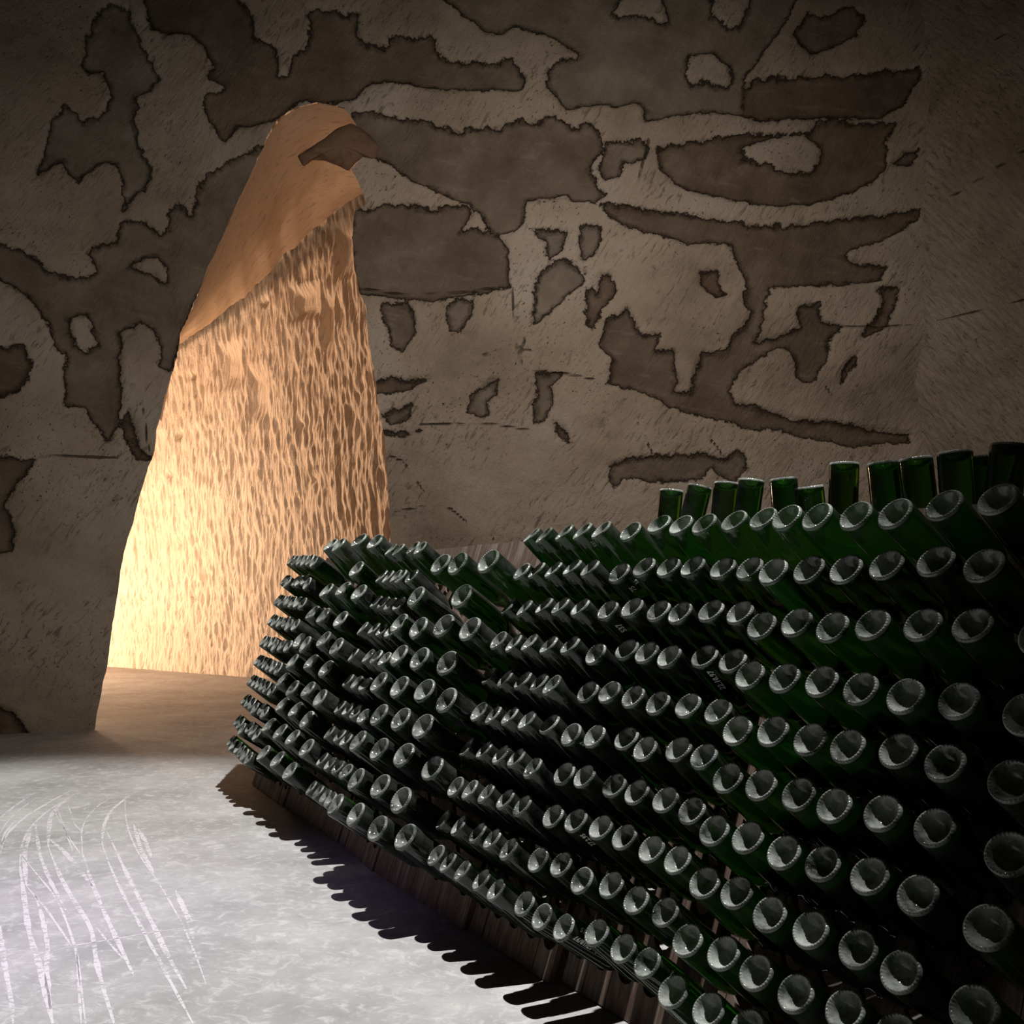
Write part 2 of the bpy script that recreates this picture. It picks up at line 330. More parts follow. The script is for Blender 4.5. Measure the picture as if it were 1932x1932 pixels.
# outlines of bared stone and other marks on the walls, as (row, column) sightings turned into metres on the wall itself
PATCHES = [
 (1.0, [(191,16),(166,67),(158,104),(153,122),(168,135),(191,132),(207,155),(207,191),(191,215),(155,228),(135,207),(124,197),(98,233),(88,272),(70,331),(104,310),(119,303),(129,331),(147,344),(176,318),(197,305),(222,310),(230,331),(233,398),(248,373),(269,362),(287,336),(282,308),(261,279),(254,233),(256,181),(282,168),(300,145),(274,98),(256,57),(241,18),(217,5)]),
 (0.35, [(274,0),(287,52),(318,62),(357,62),(383,85),(398,114),(393,145),(424,166),(388,181),(383,207),(424,272),(448,238),(500,233),(520,225),(560,195),(578,189),(615,199),(674,191),(687,166),(703,155),(744,155),(840,168),(900,171),(982,168),(992,150),(975,125),(964,103),(940,120),(900,119),(848,116),(824,98),(819,70),(736,70),(726,89),(687,85),(672,67),(677,28),(648,31),(597,16),(584,23),(581,88),(555,101),(540,142),(522,145),(524,101),(511,83),(478,75),(478,31),(452,3),(440,-20),(274,-20)]),
 (0.9, [(820,-20),(853,10),(878,31),(917,54),(946,60),(974,49),(1005,60),(1047,72),(1078,91),(1098,106),(1060,112),(1038,130),(1032,160),(1050,185),(1068,206),(1100,200),(1130,195),(1160,199),(1205,192),(1218,205),(1216,226),(1250,222),(1290,212),(1345,206),(1403,215),(1405,165),(1412,130),(1433,110),(1470,60),(1512,-20),(1420,-20),(1405,30),(1392,52),(1375,55),(1362,38),(1340,33),(1352,-20),(1245,-20),(1262,46),(1220,35),(1155,30),(1180,-20)]),
 (0.15, [(1403,215),(1403,168),(1424,147),(1497,142),(1559,140),(1636,140),(1683,132),(1740,128),(1737,150),(1719,166),(1704,199),(1673,212),(1662,225),(1598,220),(1481,222),(1429,221)]),
 (0.1, [(1238,280),(1277,272),(1300,268),(1339,259),(1409,251),(1460,249),(1528,249),(1548,228),(1600,230),(1636,233),(1688,233),(1673,261),(1673,310),(1647,344),(1598,365),(1533,383),(1460,386),(1378,375),(1300,355),(1272,344),(1248,318)]),
 (0.2, [(1127,383),(1173,386),(1238,396),(1303,407),(1365,414),(1429,424),(1502,424),(1585,414),(1662,406),(1735,396),(1724,422),(1675,448),(1623,466),(1587,481),(1631,497),(1676,502),(1660,526),(1598,533),(1494,539),(1453,543),(1442,581),(1435,622),(1424,646),(1463,638),(1484,630),(1510,617),(1507,602),(1507,576),(1546,573),(1551,604),(1591,615),(1564,638),(1567,675),(1548,688),(1540,717),(1515,721),(1502,709),(1498,667),(1484,654),(1453,664),(1411,690),(1390,705),(1375,736),(1385,757),(1437,773),(1494,791),(1580,796),(1664,812),(1718,818),(1714,833),(1664,833),(1610,841),(1556,829),(1494,820),(1468,811),(1409,809),(1365,793),(1313,783),(1261,765),(1235,747),(1196,734),(1147,723),(1158,674),(1129,648),(1147,599),(1186,581),(1207,625),(1220,630),(1246,625),(1235,659),(1277,661),(1272,700),(1282,716),(1272,739),(1303,744),(1310,705),(1328,667),(1372,664),(1375,641),(1403,620),(1416,589),(1398,566),(1411,545),(1396,509),(1380,462),(1339,457),(1295,457),(1240,439),(1171,421)]),
 (0.45, [(664,215),(711,215),(788,228),(866,251),(876,243),(948,238),(985,223),(1016,233),(1042,217),(1070,233),(1091,241),(1109,225),(1129,251),(1135,290),(1109,316),(1140,367),(1124,380),(1083,375),(1065,365),(992,373),(987,414),(966,435),(930,440),(905,400),(880,382),(824,360),(775,342),(740,312),(715,300),(690,295),(672,280),(660,255)]),
 (0.3, [(667,404),(724,386),(775,386),(814,393),(879,383),(890,400),(866,432),(900,430),(940,440),(958,470),(959,500),(958,524),(963,540),(900,552),(821,566),(740,558),(679,555),(664,500),(662,452)]),
 (0.6, [(1146,266),(1205,262),(1228,283),(1216,300),(1178,304),(1166,332),(1140,338),(1128,318)]),
 (0.7, [(859,558),(891,568),(888,592),(863,628),(847,620),(844,581)]),
 (0.5, [(720,571),(769,571),(785,607),(780,633),(759,659),(733,648),(731,617),(718,592)]),
 (0.0, [(698,723),(736,708),(764,718),(806,713),(769,734),(728,742),(700,739)]),
 (0.6, [(715,780),(744,770),(777,762),(772,788),(738,801)]),
 (0.0, [(718,814),(764,814),(795,811),(743,824)]),
 (0.7, [(881,778),(888,744),(922,718),(938,716),(935,739),(917,755),(922,780),(907,786)]),
 (0.5, [(1010,703),(1064,703),(1039,731),(1044,762),(1028,796),(1005,796),(1013,736)]),
 (0.4, [(1046,796),(1064,811),(1075,837),(1054,824)]),
 (1.0, [(1005,597),(1008,529),(1054,483),(1103,511),(1101,529),(1054,568),(1008,612)]),
 (1.0, [(1000,428),(1070,433),(1060,470),(1035,488),(1030,455)]),
 (0.9, [(1095,425),(1128,420),(1138,440),(1118,480),(1100,490),(1093,455)]),
 (0.1, [(1106,612),(1108,545),(1119,537),(1127,555),(1134,516),(1152,514),(1163,545),(1140,576),(1119,617)]),
 (0.0, [(1321,514),(1354,511),(1362,545),(1372,560),(1354,560),(1321,535)]),
 (0.5, [(1150,880),(1200,862),(1240,860),(1330,857),(1365,868),(1390,853),(1405,858),(1408,880),(1385,910),(1360,898),(1345,882),(1325,903),(1250,908),(1180,903),(1155,922)]),
 (0.1, [(1656,543),(1701,539),(1685,593),(1672,618),(1627,634),(1656,593),(1672,568)]),
 (0.0, [(1593,688),(1622,667),(1606,696),(1589,721)]),
 (0.4, [(1680,303),(1705,290),(1730,282),(1722,311),(1685,311)]),
 (0.4, [(1497,62),(1525,23),(1548,36),(1585,16),(1618,16),(1629,44),(1611,70),(1559,91),(1533,101)]),
 (0.55, [(-60,470),(-20,452),(10,460),(49,476),(78,497),(88,512),(129,522),(166,525),(180,510),(176,489),(166,481),(179,468),(220,455),(233,419),(267,417),(303,443),(321,430),(318,396),(336,383),(362,409),(375,344),(401,323),(427,308),(520,262),(440,400),(400,500),(362,580),(335,640),(318,700),(300,690),(302,660),(290,620),(262,605),(240,625),(225,665),(228,760),(215,820),(200,832),(180,800),(160,770),(125,765),(120,720),(124,667),(104,657),(96,618),(75,587),(57,559),(26,540),(-10,522),(-70,515),(-110,495)]),
 (0.1, [(-60,640),(-25,655),(45,650),(60,690),(50,720),(20,745),(-20,750),(-75,735),(-110,690)]),
 (0.2, [(-90,868),(-20,861),(67,866),(45,898),(20,925),(8,960),(30,1000),(22,1040),(-20,1050),(-60,1010),(-40,960),(-85,920)]),
 (0.1, [(-50,1345),(-20,1330),(22,1345),(45,1370),(62,1400),(50,1425),(-90,1425),(-75,1370)]),
 (0.2, [(225,800),(240,770),(262,845),(290,870),(255,862)]),
]
ISLANDS = [
 [(1401,274),(1455,256),(1515,251),(1528,259),(1556,279),(1541,311),(1533,323),(1466,321),(1445,305),(1403,298)],
 [(243,504),(270,488),(300,483),(315,505),(314,532),(280,518)],
 [(1300,105),(1345,100),(1378,120),(1383,150),(1372,162),(1330,150),(1306,158),(1292,140)],
 [(1340,-20),(1352,28),(1376,45),(1400,30),(1410,-20)],
 [(130,600),(165,590),(185,650),(160,665),(140,650)],
 [(225,625),(262,612),(290,635),(298,690),(280,712),(250,705),(228,680)],
 [(690,168),(760,158),(835,172),(832,215),(870,250),(780,226),(700,212),(688,190)],
]
CRACKS = [
 [(965,540),(970,600),(975,660),(990,700),(1010,703)], [(985,700),(1060,703),(1120,715)], [(790,800),(860,800),(930,800),(1000,812)], [(1340,830),(1360,855),(1362,862)], [(1215,822),(1232,860)],
 [(735,860),(760,870),(800,930)], [(270,770),(278,840),(290,868)], [(0,862),(100,860),(220,862)], [(880,985),(850,960),(800,955),(745,965)], [(1225,262),(1214,300),(1200,365)], [(1290,215),(1292,245),(1270,262)],
 [(1590,615),(1650,616),(1735,612)], [(1560,730),(1575,750)], [(655,540),(760,552),(860,548),(960,535)], [(910,670),(960,655),(1000,660)], [(985,590),(990,640),(975,690)],
]
CRACKS_SIDE = [[(1738, 400), (1800, 372), (1850, 340), (1932, 288), (2010, 240)], [(1705, 622), (1770, 606), (1830, 590), (1880, 572), (1932, 564), (2010, 560)], [(1740, 130), (1790, 108), (1860, 75), (1920, 60)]]
OPENING = [(178, 1382), (186, 1330), (194, 1290), (203, 1255), (211, 1190), (224, 1100), (233, 1050), (246, 1000), (252, 985), (263, 935), (277, 890), (291, 850), (296, 810),
  (306, 770), (318, 720), (326, 690), (331, 660), (337, 625), (362, 580), (381, 520), (388, 498), (399, 480), (420, 430), (440, 385), (460, 345), (478, 310), (505, 255), (528, 222),
  (560, 203), (600, 194), (650, 206), (685, 250), (690, 290), (662, 320), (678, 350), (692, 388), (670, 402), (664, 450), (668, 500), (676, 545), (690, 580), (694, 640), (705, 700),
  (712, 760), (726, 830), (731, 900), (734, 960), (736, 1010), (742, 1130), (748, 1280), (752, 1372), (752, 1420), (178, 1420)]

def build_wall(name, line, step, top, mat, patches, islands, cracks, opening, seed):
    pts = np.array(line); seg = np.linalg.norm(np.diff(pts, axis=0), axis=1); cum = np.concatenate([[0], np.cumsum(seg)])
    ns, nz = int(cum[-1] / step) + 1, int(top / step) + 1
    S, Z = np.meshgrid(np.linspace(0, cum[-1], ns), np.linspace(0, top, nz), indexing='ij')
    s, z = S.ravel(), Z.ravel(); P = np.stack([s, z], 1)
    sdf = np.full(len(P), 0.5); tone = np.zeros(len(P)); best = np.full(len(P), 9.0)
    for t, poly in patches:
        q = poly_sdf(P, hits(poly, line))
        closer = q < best; tone[closer] = t; best = np.minimum(best, q); sdf = np.minimum(sdf, q)
    for poly in islands: sdf = np.maximum(sdf, -poly_sdf(P, hits(poly, line)))
    crack = np.full(len(P), 0.5)
    for poly in cracks:
        H = hits(poly, line)
        for A, B in zip(H[:-1], H[1:]): crack = np.minimum(crack, seg_dist(P, A, B))
    keep = np.ones((ns - 1, nz - 1), bool)
    if opening is not None:
        Q = hits(opening, line)
        cen = np.stack([s.reshape(ns, nz)[:-1, :-1].ravel() + step / 2, z.reshape(ns, nz)[:-1, :-1].ravel() + step / 2], 1)
        keep = ~in_poly(cen, Q).reshape(ns - 1, nz - 1)
        # pull the cut edge onto the outline
        kp = np.zeros((ns, nz), bool); rm = np.zeros((ns, nz), bool)
        for a in (0, 1):
            for b in (0, 1):
                kp[a:ns - 1 + a, b:nz - 1 + b] |= keep; rm[a:ns - 1 + a, b:nz - 1 + b] |= ~keep
        edge = np.where((kp & rm).ravel())[0]
        E = P[edge]; bd = np.full(len(E), 9.0); bp = E.copy()
        for A, B in zip(Q, np.roll(Q, -1, 0)):
            d = B - A; t = np.clip(((E - A) @ d) / (d @ d), 0, 1); X = A + t[:, None] * d; dd = np.linalg.norm(E - X, axis=1)
            c = dd < bd; bd[c] = dd[c]; bp[c] = X[c]
        bp[:, 0] += 0.02 * fbm(bp[:, 0] * 9, bp[:, 1] * 9, 5)
        P[edge] = bp; s, z = P[:, 0], np.maximum(P[:, 1], 0)
    k = np.clip(np.searchsorted(cum, s, side='right') - 1, 0, len(seg) - 1)
    t = (s - cum[k]) / seg[k]
    XY = pts[k] + (pts[k + 1] - pts[k]) * t[:, None]
    # round the plan corners
    nrm = np.stack([(pts[1:] - pts[:-1])[:, 1], -(pts[1:] - pts[:-1])[:, 0]], 1) / seg[:, None]
    n = nrm[k]
    in_ = np.clip(-(sdf + 0.10 * fbm(s * 5, z * 5, seed + 3)) / 0.05 + 0.5, 0, 1)
    disp = 0.12 * fbm(s * 0.9, z * 0.9, seed) + 0.05 * fbm(s * 4, z * 4, seed + 9) - 0.045 * in_ * in_ * (3 - 2 * in_)
    V = np.stack([XY[:, 0] + n[:, 0] * disp, XY[:, 1] + n[:, 1] * disp, z], 1)
    I = np.arange(ns * nz).reshape(ns, nz)
    F = np.stack([I[:-1, :-1], I[1:, :-1], I[1:, 1:], I[:-1, 1:]], -1)[keep]
    me = mesh_np(name, V, F)
    for a, dat in (('sdf', sdf), ('tone', tone), ('crack', crack)):
        at = me.attributes.new(a, 'FLOAT', 'POINT'); at.data.foreach_set('value', dat.astype(np.float32))
    uv = me.uv_layers.new(name='UVMap'); vi = np.empty(len(me.loops), np.int32); me.loops.foreach_get('vertex_index', vi)
    uv.data.foreach_set('uv', np.stack([s, z], 1)[vi].astype(np.float32).ravel())
    return tag(obj(name, me, mat), kind='structure')

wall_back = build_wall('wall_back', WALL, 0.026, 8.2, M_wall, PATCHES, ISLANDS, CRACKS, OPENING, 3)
tag(wall_back, 'brown cave wall of flaking plaster with a tapering passage cut through it', 'wall')
wall_right = build_wall('wall_right', SIDE, 0.05, 8.2, M_side, [], [], CRACKS_SIDE, None, 21)
tag(wall_right, 'tool marked chalk wall meeting the plastered wall in a corner', 'wall')

def uv_mesh(o, s, z):
    me = o.data; uv = me.uv_layers.new(name='UVMap'); vi = np.empty(len(me.loops), np.int32); me.loops.foreach_get('vertex_index', vi)
    uv.data.foreach_set('uv', np.stack([s, z], 1)[vi].astype(np.float32).ravel())

# far chamber: hewn wall, lit from below by a lamp out of sight
FAR = [(-11.5, 19.1), (-6.42, 15.6), (-3.5, 13.6), (0.8, 10.6)]
def far_wall():
    pts = np.array(FAR); seg = np.linalg.norm(np.diff(pts, axis=0), axis=1); cum = np.concatenate([[0], np.cumsum(seg)])
    ns, nz = 780, 260
    S, Z = np.meshgrid(np.concatenate([np.linspace(1.0, 5.3, 30)[:-1], np.linspace(5.3, 12.6, ns - 49), np.linspace(12.7, cum[-1], 20)]), np.linspace(0, 8.5, nz), indexing='ij')
    s, z = S.ravel(), Z.ravel()
    k = np.clip(np.searchsorted(cum, s, side='right') - 1, 0, len(seg) - 1); t = (s - cum[k]) / seg[k]
    XY = pts[k] + (pts[k + 1] - pts[k]) * t[:, None]
    d = (pts[1:] - pts[:-1]) / seg[:, None]; n = np.stack([d[:, 1], -d[:, 0]], 1)[k]
    w = s + 0.10 * z + 0.10 * fbm(s * 1.5, z * 1.5, 77)
    groove = 0.45 * fbm(w * 9, z * 2.1, 5, 2) + 0.8 * fbm(w * 25, z * 4.6, 8, 2)
    rough = np.clip((z - (3.5 + 0.55 * (s - 6.0))) / 1.0, 0, 1) * np.clip((s - 6) / 2, 0, 1)
    chunk = 0.28 * rough * fbm(s * 3.2, z * 3.2, 15, 3)
    # flat scars where slabs came away
    for (u, v, a, b) in ((485, 740, 0.22, 0.42), (432, 690, 0.28, 0.36), (618, 610, 0.14, 0.5), (575, 570, 0.3, 0.25), (650, 470, 0.2, 0.4)):
        sc, zc = ray_hit(u, v, FAR)
        m = np.clip(1.6 - 1.6 * np.maximum(np.abs(s - sc) / a, np.abs(z - zc) / b), 0, 1)
        groove = groove * (1 - m); chunk = chunk - 0.10 * m
    for (u, v) in ((362, 708), (338, 820), (318, 895), (335, 1027), (265, 1137), (565, 803), (588, 905), (500, 570)):   # little holes
        sc, zc = ray_hit(u, v, FAR)
        r = np.hypot(s - sc, z - zc); chunk = chunk - 0.10 * np.exp(-(r / 0.055) ** 2)
    disp = 0.115 * groove + chunk + 0.15 * fbm(s * 0.8, z * 0.8, 40)
    V = np.stack([XY[:, 0] + n[:, 0] * disp, XY[:, 1] + n[:, 1] * disp, z], 1)
    I = np.arange(ns * nz).reshape(ns, nz)
    F = np.stack([I[:-1, :-1], I[1:, :-1], I[1:, 1:], I[:-1, 1:]], -1).reshape(-1, 4)
    o = obj('wall_far', mesh_np('wall_far', V, F), M_far); uv_mesh(o, s, z)
    return tag(o, 'rough pick hewn chalk wall glowing orange in the chamber beyond', 'wall', kind='structure')
far_wall()

def resample(P, n):
    P = np.array(P, float); d = np.concatenate([[0], np.cumsum(np.linalg.norm(np.diff(P, axis=0), axis=1))])
    t = np.linspace(0, d[-1], n); return np.stack([np.interp(t, d, P[:, i]) for i in range(P.shape[1])], 1)
def on_line(u, v, line, push=0.0):
    k = (u - 966.0) / FPX
    s, z = ray_hit(u, v, line)
    pts = np.array(line); seg = np.linalg.norm(np.diff(pts, axis=0), axis=1); cum = np.concatenate([[0], np.cumsum(seg)])
    i = int(np.clip(np.searchsorted(cum, s, side='right') - 1, 0, len(seg) - 1)); t = (s - cum[i]) / seg[i]
    p = pts[i] + (pts[i + 1] - pts[i]) * t
    return np.array([p[0], p[1] + push, z])

# smooth vault between the mouth of the passage and the hewn wall
def vault():
    mouth = [(300, 800), (318, 715), (326, 685), (337, 625), (362, 580), (388, 498), (420, 430), (440, 385), (478, 310), (505, 255), (528, 222), (560, 203), (600, 194), (650, 206), (688, 250), (700, 300), (705, 350), (712, 400)]
    brow = [(285, 720), (330, 672), (365, 652), (385, 640), (410, 622), (425, 612), (450, 588), (475, 575), (500, 548), (520, 532), (545, 498), (570, 482), (600, 452), (625, 432), (650, 412), (692, 386), (760, 330)]
    n, m = 120, 40
    A = resample([on_line(u, v, WALL, 0.06) for u, v in mouth], n); B = resample([on_line(u, v, FAR, -0.35) for u, v in brow], n)
    A[:, 2] += 0.03
    V = []; uvs = []
    for i in range(n):
        for j in range(m + 1):
            t = j / m
            p = A[i] * (1 - t) + B[i] * t
            V.append(p); uvs.append((i / n * 6, t * 5))
    V = np.array(V); uvs = np.array(uvs)
    d = 0.10 * fbm(uvs[:, 0] * 1.6, uvs[:, 1] * 1.6, 61) + 0.5 * fbm(uvs[:, 0] * 0.5, uvs[:, 1] * 0.4, 64)
    jj = uvs[:, 1] / 5; d = d * np.clip(jj * 4, 0, 1) * np.clip((1 - jj) * 5, 0, 1)
    edge = np.where(jj > 0.999)[0]
    V[:, 2] += d; V[edge, 2] += 0.05 * fbm(uvs[edge, 0] * 12, uvs[edge, 1], 4)
    I = np.arange(n * (m + 1)).reshape(n, m + 1)
    F = np.stack([I[:-1, :-1], I[1:, :-1], I[1:, 1:], I[:-1, 1:]], -1).reshape(-1, 4)
    o = obj('ceiling_passage', mesh_np('ceiling_passage', V, F), M_vault); uv_mesh(o, uvs[:, 0], uvs[:, 1])
    return tag(o, 'smooth sloping chalk vault at the top of the passage', 'ceiling', kind='structure')
vault()

# dark brown bulge put in place of a smooth dark recess at the mouth
def dark_recess():
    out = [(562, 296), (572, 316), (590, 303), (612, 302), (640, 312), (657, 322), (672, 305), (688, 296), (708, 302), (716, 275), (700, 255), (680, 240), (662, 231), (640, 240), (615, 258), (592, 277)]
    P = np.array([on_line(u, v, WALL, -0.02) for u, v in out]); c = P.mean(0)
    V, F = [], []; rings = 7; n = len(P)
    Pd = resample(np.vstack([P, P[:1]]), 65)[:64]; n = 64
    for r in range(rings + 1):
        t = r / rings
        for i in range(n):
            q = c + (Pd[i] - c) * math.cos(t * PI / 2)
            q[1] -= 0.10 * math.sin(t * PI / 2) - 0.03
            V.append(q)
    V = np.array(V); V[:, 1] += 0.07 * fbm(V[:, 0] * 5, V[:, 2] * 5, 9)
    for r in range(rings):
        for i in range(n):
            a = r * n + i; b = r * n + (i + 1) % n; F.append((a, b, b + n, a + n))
    o = obj('passage_recess', mesh_np('passage_recess', V, F), M_rock); uv_mesh(o, V[:, 0], V[:, 2])
    return tag(o, 'smooth dark brown recess at the head of the passage', 'rock', kind='structure')
dark_recess()

# floor and its pale tyre scuffs
fl = bmesh.new(); bmesh.ops.create_grid(fl, x_segments=60, y_segments=60, size=13.0)
bmesh.ops.translate(fl, verts=fl.verts, vec=(-1.5, 9.0, 0))
floor = tag(obj('floor', bm_mesh('floor', fl), M_floor), 'worn grey concrete cellar floor with pale scuffs', 'floor', kind='structure')
def floor_pt(u, v):
    Y = FPX * HC / (v - VH); return Vector(((u - 966) * Y / FPX, Y, 0))
SCUFFS = [
 [(0,960),(40,890),(120,820),(220,760),(330,700)], [(90,1050),(95,960),(130,880),(200,810),(290,750),(360,710)], [(90,1050),(105,1150),(130,1350),(180,1500),(240,1768)],
 [(220,960),(220,900),(230,820),(270,770),(320,740)], [(220,960),(260,1070),(330,1200),(420,1330),(440,1500),(480,1640),(520,1768)], [(375,990),(370,880),(400,820),(450,770),(520,730)],
 [(375,990),(420,1130),(470,1250),(540,1400),(610,1550)], [(465,950),(470,870),(500,800),(560,750),(600,720)], [(465,950),(500,1050),(560,1180),(640,1320),(720,1470),(800,1620),(880,1768)],
 [(570,740),(570,850),(620,980),(700,1090),(780,1220),(840,1330),(890,1450),(940,1590)], [(480,880),(520,960),(570,1070),(640,1210),(700,1320),(760,1450),(850,1610)], [(230,930),(290,980),(350,1050),(420,1140)],
 [(100,1000),(170,1090),(250,1180),(300,1290),(350,1440),(370,1600),(390,1768)], [(0,1320),(20,1500),(50,1650),(60,1768)], [(110,1130),(200,1230),(270,1330),(330,1420)], [(160,850),(180,1000),(230,1120),(300,1250)],
 [(260,780),(300,900),(370,1000)], [(310,770),(340,860),(370,890)], [(160,1180),(190,1270),(220,1420),(210,1500),(230,1700)], [(630,880),(660,930),(690,1010)], [(610,860),(640,970),(700,1080)],
 [(0,900),(30,850),(90,790),(180,730)], [(0,830),(60,780),(150,720)], [(240,790),(300,890),(330,980)], [(140,880),(110,1000),(120,1140)], [(350,1440),(360,1620),(370,1768)], [(800,1160),(860,1290),(880,1380)],
 [(230,1440),(340,1410),(500,1385),(700,1350),(880,1325)], [(0,1000),(20,900),(70,840)], [(440,1330),(480,1380),(560,1470)]]
for kk, pl in enumerate(SCUFFS):
    pts = resample([(p[0] / 2.415, 1200 + p[1] / 2.415) for p in pl], 26)
    sm = pts.copy()
    for _ in range(3): sm[1:-1] = (sm[:-2] + sm[1:-1] * 2 + sm[2:]) / 4
    G = [floor_pt(u, v) for u, v in sm]
    bm = bmesh.new(); prev = None
    wd = random.choice([0.004, 0.006, 0.008, 0.010]) if kk != 27 else 0.004
    for i, p in enumerate(G):
        a = G[max(i - 1, 0)]; b = G[min(i + 1, len(G) - 1)]; t = (b - a).normalized(); nn = Vector((-t.y, t.x, 0))
        tp = min(1, 0.35 + 3 * min(i, len(G) - 1 - i) / len(G)); w = wd * tp * random.uniform(0.7, 1.3)
        pr = (bm.verts.new(p + nn * w + Vector((0, 0, 0.0008))), bm.verts.new(p - nn * w + Vector((0, 0, 0.0008))))
        if prev: bm.faces.new((prev[0], prev[1], pr[1], pr[0]))
        prev = pr
    obj('scuff_mark', bm_mesh('scuff_mark', bm), M_scuff, floor)

# ---------------------------------------------------------------- riddling racks
# bottom row, first hole of each rack: x y z, then its turn
BOARDS = [(-1.5527, 6.1066, 0.1305, 1.0756), (-1.209, 5.5059, 0.1513, 1.06), (-0.7843, 4.7452, 0.1305, 1.1323), (-0.5131, 4.2105, 0.1513, 1.0402), (-0.0954, 3.5227, 0.1305, 1.0647), (0.217, 3.0507, 0.1305, 1.0185), (0.5334, 2.3662, 0.1305, 1.0181), (0.8692, 1.6826, 0.1305, 0.979)]
